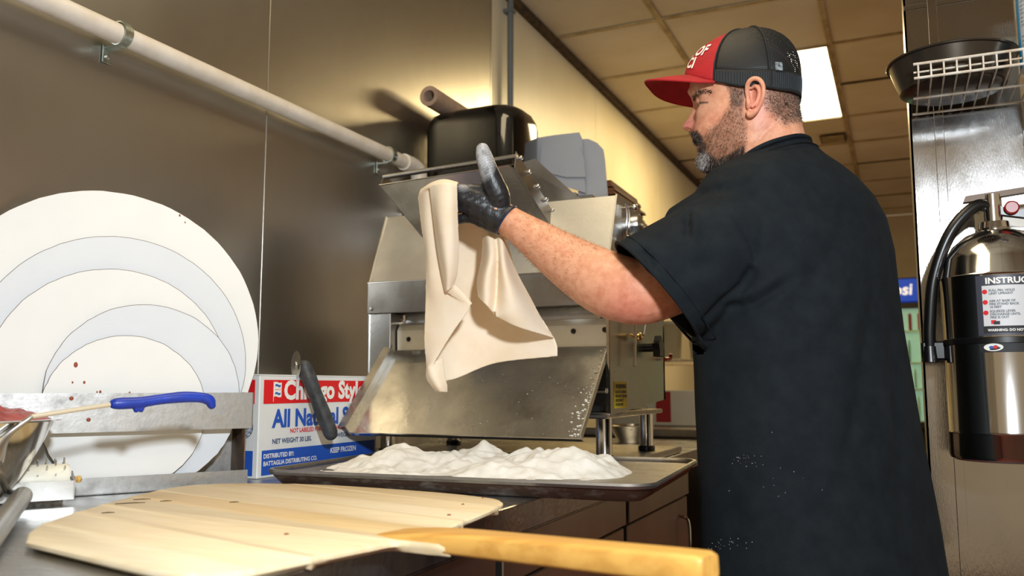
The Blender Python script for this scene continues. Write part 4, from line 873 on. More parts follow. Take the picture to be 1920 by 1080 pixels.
eg(L0 + .26, L0 + .36, .2455, .2515, er + .0014).build('label_mark', M_INK, fe); eg(L0 + .22, L0 + .30, .2465, .2535, er + .0013).build('label_mark', M_RED, fe)
for dt, m in ((.17, M_WHITE), (.20, M_FLAGBLUE), (.26, M_RED)):
    rr_ = .011 if m is M_WHITE else .004; z = .205
    MB().add([cylp(EB, er + (.0010 if m is M_WHITE else .0014), a0 + L0 + (.23 if m is M_WHITE else dt) + rr_*(1.4 if m is M_WHITE else 1)*math.cos(a)/er, z + rr_*.62*math.sin(a)) for a in np.linspace(0, 2*PI, 25)[:-1]], [tuple(range(24))]).build('label_mark', m, fe, smooth=False)
MB().box((EB[0] - .02, EB[1] + er - .004, 1.30), (EB[0] + .02, PY - .0005, 1.36), .003).build('wall_hook', M_STEELD, fe)
# ================================================================== PERSON
YH = 1.598                                      # the head's mirror plane; he looks along -x
PHI = math.radians(25); FW = V3(-math.cos(PHI), math.sin(PHI), 0); LF = V3(-math.sin(PHI), -math.cos(PHI), 0)   # chest direction, his left
per = thing('person', (-.16, 1.64, 0), 'person in a black t-shirt, red cap and black glove stretching pizza dough beside the machine', 'person')
PO = np.array(per['_org'])
def HP(px, py, lat=0.): return at_y(px, py, YH - lat)      # point on a plane lat metres nearer than the mirror plane
def centre(px, py, lat): p = at_y(px, py, YH); return p
zpy = lambda py: at_y(1400, py, YH)[2]
def zat(x, py):
    k = (540 - py) / FPX; return CAM[2] + (k * (cf[0] * x + cf[1] * YH) - (cu[0] * x + cu[1] * YH)) / (cu[2] - k * cf[2])
xpx = lambda px: at_y(px, 220, YH)[0]
# ---- head: stacked outlines from crown to chin
rows = [  # height, face line, back line (photo units on the mirror plane), half width in metres
    (84, 1382, 1438, .022), (89, 1364, 1456, .040), (100, 1344, 1474, .054), (116, 1324, 1487, .066), (134, 1309, 1494, .0735), (150, 1300, 1497, .0765), (166, 1297, 1497, .0770),
    (178, 1296, 1496, .0765), (188, 1299, 1495, .0755), (199, 1304, 1494, .0745), (212, 1306, 1492, .0735), (225, 1306, 1490, .0720), (236, 1304, 1488, .0705), (247, 1300, 1484, .0690),
    (257, 1301, 1480, .0675), (266, 1305, 1474, .0655), (273, 1309, 1468, .0640), (281, 1309, 1460, .0620), (288, 1313, 1450, .0590), (297, 1311, 1440, .0545), (306, 1310, 1430, .0490), (314, 1315, 1418, .0420), (320, 1326, 1404, .0320), (323, 1340, 1392, .0200)]
RW = spline(rows, 150); RW[:, 3] = np.maximum(RW[:, 3], .012); NT = 128; hx0 = xpx(1408); rings = []
nose = np.array([(184, 0, 6), (196, 3, 6.5), (206, 8, 7), (217, 14, 8), (228, 21, 10), (235, 25, 11.5), (240, 24, 12), (244, 18, 11), (248, 5, 10), (251, 0, 9)], float)
for py, fx, bx, w in RW:
    af = hx0 - xpx(fx); ab = xpx(bx) - hx0; R_ = []
    for k in range(NT):
        t = 2 * PI * k / NT; c, s = math.cos(t), math.sin(t)       # t = 0 is the face
        low = min(max((py - 225) / 80, 0), 1)
        n = (2.35 - .35 * low) if c > 0 else 2.2
        q = (abs(c) ** n + abs(s) ** n) ** (-1 / n); x = -c * q * (af if c > 0 else ab); y = -s * q * w
        if c > 0:
            la = abs(y) * 1000
            A = np.interp(py, nose[:, 0], nose[:, 1]); wd = np.interp(py, nose[:, 0], nose[:, 2]); x -= .001 * A * math.exp(-(la / wd) ** 2.6)
            x -= .001 * 7 * math.exp(-((la - 13) / 5.5) ** 2 - ((py - 238) / 7) ** 2)                        # nostril wings
            x += .001 * 7 * math.exp(-((la - 8) / 3.4) ** 2 - ((py - 244.5) / 2.2) ** 2)                     # nostrils
            x += .001 * 9 * math.exp(-((la - 31) / 14) ** 2 - ((py - 203) / 10) ** 2)                        # eye sockets
            x += .001 * 5 * math.exp(-((la - 15) / 7) ** 2 - ((py - 200) / 9) ** 2)
            x -= .001 * 4.5 * math.exp(-((la - 27) / 17) ** 2 - ((py - 180) / 6) ** 2)                       # brow ridge
            x -= .001 * 4 * math.exp(-((la - 44) / 15) ** 2 - ((py - 222) / 12) ** 2)                        # cheek bones
            x -= .001 * 3.5 * math.exp(-(la / 17) ** 2 - ((py - 266) / 4) ** 2) + .001 * 4 * math.exp(-(la / 16) ** 2 - ((py - 279) / 4) ** 2)   # lips
            x += .001 * 2.5 * math.exp(-(la / 24) ** 2 - ((py - 272.5) / 2) ** 2)
            x -= .001 * 3 * math.exp(-((la) / 20) ** 2 - ((py - 306) / 9) ** 2)                              # chin
        R_.append(V3(hx0 + x, YH + y, zat(hx0 + x, py)))
    rings.append(R_)
hm = MB().loft(rings)
for s in (1, -1):       # upper eyelids over the eyeballs
    e = HP(1322, 201, .0); hm.sphere(V3(e[0] + .0015, YH - s * .031, e[2] + .0032), .0125, 18, (1, 1.05, .82))
# neck, sloping forward into the head
def ov(c, a, b, d1, d2, n=28): return [c + d1 * a * math.cos(2*PI*k/n) + d2 * b * math.sin(2*PI*k/n) for k in range(n)]
nk = []
for px, py, a, b in ((1438, 190, .055, .052), (1440, 225, .057, .055), (1444, 255, .059, .058), (1449, 285, .062, .062), (1455, 320, .070, .072), (1460, 360, .085, .09)):
    nk.append(ov(HP(px, py), a, b, V3(-1, 0, -.15), V3(0, 1, 0)))
hm.loft(nk)
for s in (1, -1):       # the cord of muscle from ear to collar
    hm.limb([HP(1436, 222) + V3(0, -s * .050, 0), HP(1424, 262) + V3(0, -s * .050, 0), HP(1405, 305) + V3(0, -s * .028, 0)], [.011, .013, .011], 12, 10)
head = remesh(hm, .0016, 4)
# ---- ears, modelled finely and added to the same skin
def ear(s):
    e = MB()
    def E(px, py, out): p = at_y(px, py, YH - .080); return V3(p[0], YH - s * (.0735 + out), p[2])
    rim = [(1402, 186, .002), (1401, 172, .008), (1404, 159, .014), (1413, 152, .018), (1424, 153, .020), (1432, 162, .021), (1434, 175, .020), (1431, 190, .017), (1424, 203, .013), (1414, 213, .010), (1406, 216, .006), (1402, 210, .003)]
    e.limb([E(*q) for q in rim], [.0032, .0040, .0042, .0042, .0042, .0040, .0038, .0036, .0040, .0052, .0055, .0040], 12, 60)
    anti = [(1409, 166, .008), (1417, 163, .012), (1424, 170, .013), (1424, 182, .012), (1419, 193, .010), (1411, 200, .008)]
    e.limb([E(*q) for q in anti], [.0028, .0034, .0036, .0036, .0034, .0032], 12, 40)
    e.limb([E(1402, 186, .004), E(1404, 193, .008), E(1403, 200, .005)], [.004, .0045, .004], 10, 12)            # tragus
    G = []
    for q, o in (((1400, 160), .003), ((1400, 185), .0), ((1401, 212), .0)): G.append([E(q[0], q[1], o), E(q[0] + 14, q[1], .003 if q[1] != 185 else -.001), E(q[0] + 30 - (12 if q[1] == 212 else 0), q[1], .016 if q[1] != 212 else .010)])
    e.grid(np.array([spline(r_, 14) for r_ in spline(np.array(G).reshape(3, -1), 16).reshape(16, 3, 3)]), .0042)
    return remesh(e, .0011, 4)
ears = [ear(1), ear(-1)]
# ---- torso, arms and legs under the clothes
def TC(px, py): return at_y(px, py, 1.64 - .035 * min(max((400 - py) / 130, 0), 1))
body = MB(); tr_ = []
for px, py, a, b in ((1465, 300, .07, .065), (1468, 335, .13, .085), (1472, 380, .185, .105), (1480, 450, .195, .120), (1490, 560, .190, .120), (1505, 700, .180, .118), (1520, 820, .178, .118), (1535, 940, .180, .122), (1545, 1050, .175, .12)):
    tr_.append(ov(TC(px, py), a, b, LF, FW))
body.loft(tr_)
hip = TC(1545, 1050)
for s in (1, -1):
    k = hip + LF * s * .095
    body.limb([k, V3(k[0], k[1], .50) + FW * .015, V3(k[0], k[1], .10) - FW * .01], [.088, .062, .045], 18, 20)
LA = [((1418, 432), 1.490, .066), ((1350, 478), 1.47, .062), ((1275, 520), 1.460, .058), ((1215, 546), 1.462, .0555), ((1178, 545), 1.475, .0575), ((1130, 528), 1.505, .0575), ((1068, 492), 1.550, .0490), ((1005, 449), 1.590, .0375), ((957, 416), 1.605, .0290), ((930, 398), 1.608, .0290)]
body.limb([at_depth(*p, D) for p, D, r in LA], [r for p, D, r in LA], 28, 70)
body.limb([at_depth(1196, 566, 1.462), at_depth(1176, 575, 1.470), at_depth(1150, 563, 1.485)], [.020, .0275, .026], 16, 12)       # point of the elbow
RAp = [((1565, 400), 1.70, .064), ((1500, 480), 1.73, .058), ((1400, 545), 1.74, .052), ((1330, 556), 1.73, .048), ((1260, 540), 1.73, .045), ((1180, 515), 1.735, .038), ((1120, 492), 1.74, .029)]
body.limb([at_depth(*p, D) for p, D, r in RAp], [r for p, D, r in RAp], 24, 50)
# hands: palm of four bones, four bent fingers and a thumb
DB = 1.66
def hpt(px, py, off): return at_depth(px, py, DB + off * .001)
def hand(mb, g=0.):
    W_ = (946, 410, -55)
    for a, r0, r1, kn, fing in (((950, 398, -56), 15, 13.5, (866, 358, -54), [(844, 357, -47), (826, 360, -42), (814, 366, -36)]),
                                ((950, 406, -58), 16, 14, (866, 371, -56), [(842, 372, -48), (824, 376, -42), (814, 384, -36)]),
                                ((946, 418, -56), 15, 13.5, (874, 387, -52), [(852, 389, -45), (836, 393, -38), (826, 400, -32)]),
                                ((942, 428, -50), 13, 12, (888, 408, -44), [(868, 410, -38), (850, 414, -31), (838, 420, -26)])):
        m_ = tuple(.5 * (a[i] + kn[i]) for i in range(3))
        mb.limb([hpt(*a), hpt(m_[0], m_[1], m_[2] - 4), hpt(*kn)], [.001*(r0+g), .001*(r0+1+g), .001*(r1+g)], 16, 14)
        mb.limb([hpt(*kn)] + [hpt(*q) for q in fing], [.001*(r1-2+g), .001*(r1-3+g), .001*(r1-4+g), .001*(r1-5.2+g)], 16, 20)
    mb.limb([hpt(940, 398, -58), hpt(934, 368, -66), hpt(925, 345, -70), hpt(914, 313, -72), hpt(908, 294, -70), hpt(905, 281, -68)], [.001*(17+g), .001*(22+g), .001*(20.5+g), .001*(16.5+g), .001*(15.2+g), .001*(12.5+g)], 18, 30)
    mb.limb([hpt(950, 412, -55), hpt(925, 402, -54), hpt(893, 386, -53)], [.001*(26+g), .001*(27+g), .001*(21+g)], 18, 12)
    mb.limb([hpt(935, 392, -58), hpt(905, 376, -58), hpt(878, 364, -56)], [.001*(20+g), .001*(19+g), .001*(14.5+g)], 18, 12)
    mb.limb([hpt(938, 424, -52), hpt(912, 412, -50), hpt(886, 397, -48)], [.001*(18+g), .001*(18+g), .001*(14+g)], 18, 12)
    mb.limb([hpt(925, 360, -62), hpt(900, 358, -58), hpt(880, 356, -56)], [.001*(15+g), .001*(12+g), .001*(11+g)], 14, 10)      # web of the thumb
hand(body, -3.2)
def hand_r(mb, g=0.):
    w = at_depth(1120, 492, 1.74); q = lambda px, py, D: at_depth(px, py, D - .04)
    for k, dy in enumerate((-15, -5, 6, 16)):
        mb.limb([q(1112, 490 + dy*.6, 1.78), q(1075, 478 + dy, 1.775)], [.012, .0105], 12, 8)
        mb.limb([q(1075, 478 + dy, 1.775), q(1048, 472 + dy, 1.76), q(1030, 470 + dy, 1.735)], [.0095, .0088, .0075], 12, 12)
    mb.limb([q(1112, 486, 1.77), q(1095, 474, 1.745), q(1078, 468, 1.725)], [.013, .011, .009], 12, 12)
    mb.limb([w, q(1095, 486, 1.778)], [.026, .022], 14, 6)
hand_r(body)
bmesh_ = remesh(body, .0036, 3)
# ---- one skin mesh, tinted by where beard, lips and veins lie
bm = bmesh.new(); nh = 0
for m_ in (head, ears[0], ears[1], bmesh_): bm.from_mesh(m_)
skin = bpy.data.meshes.new('body'); bm.to_mesh(skin); bm.free()
P = coords(skin); NRM = normals(skin)
lat = np.abs(P[:, 1] - YH); near = P.copy(); near[:, 1] = YH - lat
v_ = near - CAM; Dp = v_ @ cf; qx = 960 + FPX * (v_ @ cr) / Dp; qy = 540 - FPX * (v_ @ cu) / Dp       # photo position of the mirrored near side
ishead = (P[:, 2] > zpy(345)) & (np.hypot(P[:, 0] - hx0, P[:, 1] - YH) < .16)
rn_ = RNG.random(len(P))
C = np.tile(np.array(lin('#e0a381')), (len(P), 1))
def blend(mask, col, amt=1.): 
    global C
    m_ = np.clip(mask * amt, 0, 1)[:, None]; C = C * (1 - m_) + np.array(lin(col)) * m_
hd = ishead.astype(float)
gau = lambda cx_, cy_, sx, sy: np.exp(-((qx - cx_) / sx) ** 2 - ((qy - cy_) / sy) ** 2) * hd
blend(hd, '#d99f80', .6)
blend(gau(1290, 234, 16, 14), '#d67f74', .8); blend(gau(1345, 225, 22, 20), '#dc937a', .4); blend(gau(1417, 190, 22, 34), '#dd8c7c', .55); blend(gau(1440, 225, 26, 22), '#d98a76', .4)
mark = lambda poly, w: soft(poly, qx, qy, w) * hd
stub = mark([(1372, 168), (1392, 172), (1394, 205), (1400, 235), (1398, 275), (1396, 310), (1350, 326), (1312, 326), (1303, 300), (1308, 285), (1318, 262), (1330, 243), (1350, 225), (1366, 200)], 10)
blend(stub, '#7d5a48', .55)
dens = mark([(1300, 287), (1318, 283), (1330, 288), (1345, 300), (1375, 285), (1395, 272), (1397, 308), (1350, 326), (1315, 328), (1301, 312)], 6); blend(dens, '#3a2a22', .8)
mous = mark([(1293, 248), (1306, 245), (1315, 255), (1322, 275), (1322, 290), (1315, 288), (1312, 270), (1300, 265)], 5); blend(mous, '#33261f', .9)
grey = mark([(1308, 290), (1322, 284), (1330, 292), (1326, 312), (1310, 312)], 6); blend(grey, '#a59a92', .8)
lips = mark([(1300, 264), (1312, 268), (1318, 273), (1312, 281), (1301, 284)], 3); blend(lips, '#b9635a', .8)
hair = mark([(1352, 140), (1400, 140), (1400, 165), (1392, 200), (1372, 200), (1368, 170), (1358, 158)], 6) + mark([(1432, 150), (1510, 140), (1506, 222), (1470, 232), (1440, 205), (1434, 190)], 16)
earm = ishead & (lat > .0772) & (qx > 1392) & (qx < 1441) & (qy > 140) & (qy < 225); hair = hair * ~earm; stub = stub * ~earm
blend(hair, '#5b4b44', .62)
skull = ((qy < 150) & ishead & ~earm).astype(float); blend(skull, '#4a3d36', .75)
lash = mark([(1308, 192.5), (1316, 190.5), (1328, 190.5), (1328, 193.5), (1317, 194.5), (1308, 196)], 2.0); blend(lash, '#2a1c18', .85)
arm = ~ishead; blend(arm.astype(float), '#d99e7c', 1.)
blend(arm * np.exp(-np.linalg.norm(P - at_depth(1178, 590, 1.43), axis=1) ** 2 / .055 ** 2), '#d67f6c', .75)
M_SKIN = mat('skin', '#d9a080', .46, 0, '#e8d6cc', 60, sharp=(.4, .7), bump=.22, bscale=320, attr='tint', sss=.12, spec=.4)
set_coords(skin, P - PO); paint(skin, C); body_o = link_mesh('body', skin, M_SKIN, per, PO, angle=180)
# ---- eyes
for s in (1, -1):
    e = HP(1322, 201, 0); c = V3(e[0] + .0036, YH - s * .031, e[2] + .0002)
    ey = MB().sphere(c, .0118, 20).build('eye', mat('eye_white', '#9c8a7e', .35), per, angle=180)
    d = nrm(V3(-1, 0, -.5)); MB().lathe([(.0052, .0105), (.0046, .0114), (.001, .0120)], c, d, 20).build('iris', mat('iris', '#2c1c14', .15), ey)
# ---- hair, brows and beard as short strands
def strands(name, m, weight, count, length, droop, width=.00035, parent=per, jitter=.35, vert=P, nor=NRM, lay=V3(0, 0, 0)):
    w_ = np.clip(weight, 0, None); w_ = w_ / w_.sum(); ids = RNG.choice(len(vert), count, p=w_); out_v = []; out_f = []
    for i in ids:
        p = vert[i] + RNG.normal(0, .0008, 3); n_ = nor[i]; L_ = length * RNG.uniform(.55, 1.15)
        d = nrm(n_ * .55 + V3(0, 0, -droop) + lay + RNG.normal(0, jitter, 3) * .6); side = nrm(np.cross(d, RNG.normal(0, 1, 3))) * width; s2 = nrm(np.cross(d, side)) * width
        m_ = p + d * L_ * .55 - n_ * L_ * .04; t_ = p + d * L_ + V3(0, 0, -droop) * L_ * .25 - n_ * L_ * .12; o_ = len(out_v)
        p = p - n_ * .0008
        out_v += [p + side, p - side * .5 + s2, p - side * .5 - s2, m_ + side * .8, m_ - side * .4 + s2 * .8, m_ - side * .4 - s2 * .8, t_]
        out_f += [(o_, o_+1, o_+4, o_+3), (o_+1, o_+2, o_+5, o_+4), (o_+2, o_, o_+3, o_+5), (o_+3, o_+4, o_+6), (o_+4, o_+5, o_+6), (o_+5, o_+3, o_+6)]
    o = MB().add(out_v, out_f).build(name, m, parent, smooth=False); o['kind'] = 'stuff'; return o
M_BEARD = mat('beard_dark', '#2b1f19', .55, 0, '#4a3a30', 60); M_BEARDG = mat('beard_grey', '#b9b0aa', .5, 0, '#8b827c', 60); M_STUB = mat('stubble_brown', '#4b3527', .55, 0, '#7a5a40', 80)
okh = ishead & (qy > 140)
strands('beard', M_BEARD, (dens * 1.0 + .0) * okh * (1 - .75 * grey), 3600, .0095, .55)
strands('grey_beard', M_BEARDG, (grey + .10 * dens) * okh, 1100, .0105, .65)
strands('moustache', M_BEARD, mous * okh, 1100, .0075, .75, lay=V3(-.1, 0, 0))
strands('stubble', M_STUB, stub * okh * (1 - .6 * dens), 4200, .0048, .45, .00028)
strands('hair', mat('hair_dark', '#2e2622', .5, 0, '#6f655f', 80), hair * okh, 5200, .0048, .55, .00026, lay=V3(.35, 0, 0))
brow = mark([(1297, 181), (1304, 171), (1318, 168), (1336, 172), (1335, 175.5), (1318, 175), (1306, 181), (1300, 187)], 2)
strands('eyebrow', M_BEARD, brow * okh, 900, .0070, -.1, .00032, lay=V3(.7, 0, 0))
# fine hair on the forearm
fa = np.zeros(len(P)); a_, b_ = at_depth(1110, 515, 1.52), at_depth(960, 418, 1.60); t_ = ((P - a_) @ (b_ - a_)) / ((b_ - a_) @ (b_ - a_)); fa[(t_ > 0) & (t_ < .95) & arm & (np.linalg.norm(P - (a_ + np.clip(t_, 0, 1)[:, None] * (b_ - a_)), axis=1) < .075)] = 1
strands('arm_hair', mat('arm_hair', '#8a5c3c', .5), fa, 1500, .008, .3, .00014, lay=nrm(b_ - a_) * .5 + V3(0, 0, .2))

# ---- T-shirt
sh_ = MB(); rings = []
for px, py, a, b in ((1448, 262, .060, .058), (1453, 280, .070, .068), (1460, 300, .095, .080), (1464, 318, .130, .098), (1468, 340, .168, .115), (1473, 370, .198, .132), (1480, 410, .214, .145), (1486, 470, .222, .152), (1490, 540, .226, .155), (1497, 620, .228, .156), (1507, 700, .231, .158), (1518, 800, .236, .162), (1529, 900, .241, .167), (1539, 1000, .247, .173), (1547, 1080, .252, .178), (1552, 1150, .256, .182)):
    c = TC(px, py); R_ = []
    for k in range(72):
        t = 2 * PI * k / 72; n = 2.25; q = (abs(math.cos(t)) ** n + abs(math.sin(t)) ** n) ** (-1 / n); R_.append(c + LF * a * q * math.cos(t) + FW * b * q * math.sin(t))
    rings.append(R_)
sh_.loft(rings)
sl0, sl1 = at_depth(1425, 428, 1.550), at_depth(1160, 585, 1.445)
SLV = [((1446, 400), 1.515, .076), ((1405, 430), 1.497, .086), ((1352, 466), 1.480, .0965), ((1290, 508), 1.465, .1025), ((1228, 546), 1.455, .1040), ((1150, 590), 1.43, .104)]
sh_.limb([at_depth(*p, D) for p, D, r in SLV], [r for p, D, r in SLV], 40, 50)
sh_.limb([at_depth(1375, 395, 1.53), at_depth(1320, 412, 1.53), at_depth(1292, 420, 1.53)], [.060, .052, .045], 24, 14)       # front of the shoulder
SLR = [((1560, 400), 1.70, .082), ((1500, 475), 1.73, .080), ((1440, 525), 1.74, .078), ((1360, 555), 1.735, .076)]
sh_.limb([at_depth(*p, D) for p, D, r in SLR], [r for p, D, r in SLR], 32, 30)
tee = remesh(sh_, .0042, 6)
# folds: creases and ridges laid along real lines on the cloth
T = coords(tee); TN = normals(tee)
qx2, qy2 = np.array(to_px(T.T[:, :].T)) if False else ((960 + FPX * ((T - CAM) @ cr) / ((T - CAM) @ cf)), (540 - FPX * ((T - CAM) @ cu) / ((T - CAM) @ cf)))
facing = np.clip(-(TN @ cf) * 3 + .6, 0, 1)
def crease_(pts, amp, w, ends=.15):
    """push the cloth in (amp<0) or out along a line; the line is met with the cloth nearest the viewer and stored as a 3-D path"""
    path = []
    for px, py in spline(pts, 24):
        d2 = (qx2 - px) ** 2 + (qy2 - py) ** 2; ok = (d2 < 120) & (facing > .3)
        if ok.any(): path.append(T[ok][np.argmin(((T[ok] - CAM) @ cf) + .002 * np.sqrt(d2[ok]))])
    if len(path) < 4: return
    path = np.array(path); k = np.linspace(0, 1, len(path)); dist = np.full(len(T), 1e9); par = np.zeros(len(T))
    path = spline(path[::2], 60); k = np.linspace(0, 1, 60)
    for p, kk in zip(path, k):
        d = np.linalg.norm(T - p, axis=1); m_ = d < dist; dist[m_] = d[m_]; par[m_] = kk
    tap = np.clip(par / ends, 0, 1) * np.clip((1 - par) / ends, 0, 1) if ends else 1.
    DISP[:] += amp * np.exp(-(dist / w) ** 2) * tap
DISP = np.zeros(len(T))
for pts, amp, w, en in (
    ([(1288, 388), (1289, 420), (1292, 455)], -.0105, .006, .3), ([(1300, 390), (1302, 425), (1304, 460)], .006, .009, .3),
    ([(1190, 455), (1215, 480), (1228, 520)], -.008, .008, .3), ([(1180, 480), (1200, 505), (1210, 540)], .006, .010, .3),
    ([(1225, 480), (1280, 470), (1340, 462)], .004, .014, .3), ([(1240, 520), (1300, 505), (1360, 480)], -.004, .016, .3),
    ([(1345, 580), (1400, 572), (1450, 548), (1510, 505)], -.010, .010, .25), ([(1370, 560), (1420, 545), (1480, 505)], .007, .014, .3),
    ([(1440, 620), (1500, 560), (1560, 470), (1600, 400)], -.005, .020, .3), ([(1480, 680), (1560, 580), (1610, 480)], .005, .022, .3),
    ([(1640, 500), (1625, 650), (1600, 800), (1570, 960)], -.006, .020, .25), ([(1615, 520), (1590, 680), (1560, 850)], .005, .026, .3),
    ([(1670, 560), (1680, 720), (1690, 900), (1700, 1060)], -.006, .018, .2), ([(1655, 620), (1660, 760), (1668, 900)], .005, .022, .3),
    ([(1350, 640), (1345, 740), (1350, 860)], -.003, .026, .3), ([(1420, 700), (1430, 850), (1440, 1000)], .003, .034, .3), ([(1500, 760), (1490, 900), (1480, 1040)], -.003, .034, .3),
    ([(1440, 300), (1500, 330), (1570, 350)], -.003, .014, .3), ([(1480, 360), (1560, 400), (1630, 470)], -.004, .020, .3),
    ([(1392, 306), (1365, 335), (1332, 372)], -.0022, .0042, .05), ([(1278, 378), (1300, 372), (1332, 372), (1365, 392), (1395, 432), (1415, 480), (1414, 500)], -.0030, .0042, .05), ([(1414, 500), (1395, 530), (1350, 575), (1312, 615)], -.008, .010, .1)):
    crease_(pts, amp, w, en)
lowf = np.sin(T[:, 2] * 21 + T[:, 0] * 17) * np.sin(T[:, 0] * 31 - T[:, 1] * 23 + 1.1) * .0016
T = T + TN * (DISP + lowf)[:, None]; set_coords(tee, T)
bm = bmesh.new(); bm.from_mesh(tee)
def cut(co, no, sel):
    fs = [f for f in bm.faces if sel(f.calc_center_median())]; g_ = set(fs)
    for f in fs: g_.update(f.edges); g_.update(f.verts)
    bmesh.ops.bisect_plane(bm, geom=list(g_), plane_co=co, plane_no=no, clear_outer=True)
sa_ = at_depth(1228, 546, 1.465); sdir = nrm(at_depth(1163, 584, 1.436) - at_depth(1290, 508, 1.490))
e0, e1 = at_depth(1160, 463, 1.46), at_depth(1298, 628, 1.46); pl_n = nrm(np.cross(e1 - e0, cf)); pl_n = pl_n if pl_n @ sdir > 0 else -pl_n
cut(sa_, pl_n, lambda c: (np.array(c) - sa_) @ sdir > -.06 and np.linalg.norm(np.cross(np.array(c) - sa_, sdir)) < .128 and np.linalg.norm(np.array(c) - sa_) < .22)
sr_ = at_depth(1395, 543, 1.738); srd = nrm(at_depth(1360, 555, 1.735) - at_depth(1440, 525, 1.74))
cut(sr_, srd, lambda c: (np.array(c) - sr_) @ srd > -.004 and np.linalg.norm(np.cross(np.array(c) - sr_, srd)) < .092 and np.linalg.norm(np.array(c) - sr_) < .14)
nb, nf = HP(1506, 262), HP(1392, 318); npn = nrm(np.cross(nb - nf, V3(0, 1, 0))); npn = npn if npn[2] > 0 else -npn
ncn = (nb + nf) / 2; cut(nb, npn, lambda c: np.hypot(c[0] - ncn[0], c[1] - YH) < .105 and c[2] > nf[2] - .03)
hm_ = TC(1552, 1098); cut(hm_, V3(.03, 0, -1), lambda c: c[2] < hm_[2] + .06)
bmesh.ops.delete(bm, geom=[v for v in bm.verts if not v.link_faces], context='VERTS')
bm.to_mesh(tee); bm.free()
set_coords(tee, coords(tee) - PO)
M_TEE = mat('black_cotton', (.0055, .0082, .0108), .88, 0, (.0095, .0130, .0160), 26, (1, 1, 1), (.35, .7), bump=.28, bscale=420, spec=.18)
to_ = link_mesh('t_shirt', tee, M_TEE, per, PO, angle=180)
so = to_.modifiers.new('cloth', 'SOLIDIFY'); so.thickness = .0028; so.offset = -1
# neckband, sleeve hem stitching
def loop_on(plane_co, plane_n, sel, off=0.):
    Q = coords(tee) + PO; d = (Q - plane_co) @ plane_n; ok = (np.abs(d - off) < .0032) & np.array([sel(q) for q in Q]) if False else (np.abs(d - off) < .0032)
    return Q[ok]
# order the points of a cut edge around its centre and lay a thin band along it
def hem(name, co, no, rad, off, r, limit):
    Q = loop_on(co, no, None, off); Q = Q[np.linalg.norm(Q - co, axis=1) < limit]
    if len(Q) < 12: return
    c = Q.mean(0); a, b = frame(no); an = np.arctan2((Q - c) @ b, (Q - c) @ a); ks = np.linspace(-PI, PI, 91)[:-1]; L_ = []
    for k in ks:
        dlt = np.abs((an - k + PI) % (2*PI) - PI); m_ = dlt < .10
        if m_.any():
            rr_ = np.linalg.norm(Q[m_] - c, axis=1).max(); L_.append((k, rr_))
    ks = np.array([l[0] for l in L_]); rs = np.array([l[1] for l in L_]); rs = np.convolve(np.r_[rs[-3:], rs, rs[:3]], np.ones(7) / 7, 'valid')
    pts = [c + (a*math.cos(k) + b*math.sin(k)) * (q + rad) for k, q in zip(ks, rs)]; pts.append(pts[0])
    MB().tube(pts, r, 8).build(name, M_TEE, per)
hem('sleeve_hem', sa_, pl_n, -.0005, -.001, .0026, .14); hem('hem_stitch', sa_, pl_n, -.0002, -.022, .0010, .14)
hem('neckband', (nb + nf) / 2 + V3(0, .01, 0), npn, -.001, -.003, .0042, .10); hem('neckband_seam', (nb + nf) / 2 + V3(0, .01, 0), npn, .0, -.019, .0012, .115)
# a dusting of flour low on the shirt
fl2 = MB(); Q = coords(tee) + PO; QN = normals(tee); qpx = 960 + FPX * ((Q - CAM) @ cr) / ((Q - CAM) @ cf); qpy = 540 - FPX * ((Q - CAM) @ cu) / ((Q - CAM) @ cf); vis = (QN @ cf) < -.2
for (mx, my, sx, sy, nn) in ((1395, 862, 20, 8, 26), (1370, 1020, 34, 8, 40), (1450, 880, 60, 60, 16)):
    w_ = np.exp(-((qpx - mx) / sx) ** 2 - ((qpy - my) / sy) ** 2) * vis; w_ /= w_.sum()
    for i in RNG.choice(len(Q), nn, p=w_): fl2.sphere(Q[i] + QN[i] * .0003 + RNG.normal(0, .001, 3), RNG.uniform(.00025, .0006), 5)
f2 = fl2.build('flour_specks', M_FLOUR, per); f2['kind'] = 'stuff'
# ---- trousers and shoes (below the frame)
tr2 = MB(); w0 = TC(1548, 1040)
tr2.loft([ov(V3(w0[0], w0[1], z), a, b, LF, FW, 40) for z, a, b in ((.95, .190, .135), (.86, .200, .145), (.76, .200, .145), (.70, .18, .13))])
for s in (1, -1):
    k = V3(w0[0], w0[1], 0) + LF * s * .100
    tr2.limb([k + UZ * .80, k + UZ * .48 + FW * .012, k + UZ * .12 - FW * .008], [.108, .090, .078], 28, 20)
tm = remesh(tr2, .007, 4); set_coords(tm, coords(tm) - PO); link_mesh('trousers', tm, mat('black_twill', (.012, .012, .014), .8), per, PO, angle=180)
for s in (1, -1):
    k = V3(w0[0], w0[1], 0) + LF * s * .100
    b_ = MB().limb([k - FW*.07 + UZ*.045, k + FW*.03 + UZ*.05, k + FW*.14 + UZ*.036], [.038, .046, .034], 20, 16); b_.limb([k - FW*.03 + UZ*.05, k - FW*.02 + UZ*.12], [.043, .046], 18, 8)
    b_.v = [(x, y, max(z, .0)) for x, y, z in b_.v]; sm = remesh(b_, .005, 2); q = coords(sm); q[:, 2] = np.maximum(q[:, 2], .001); set_coords(sm, q - PO); link_mesh('shoe', sm, mat('black_leather', (.014, .013, .012), .4), per, PO, angle=180)
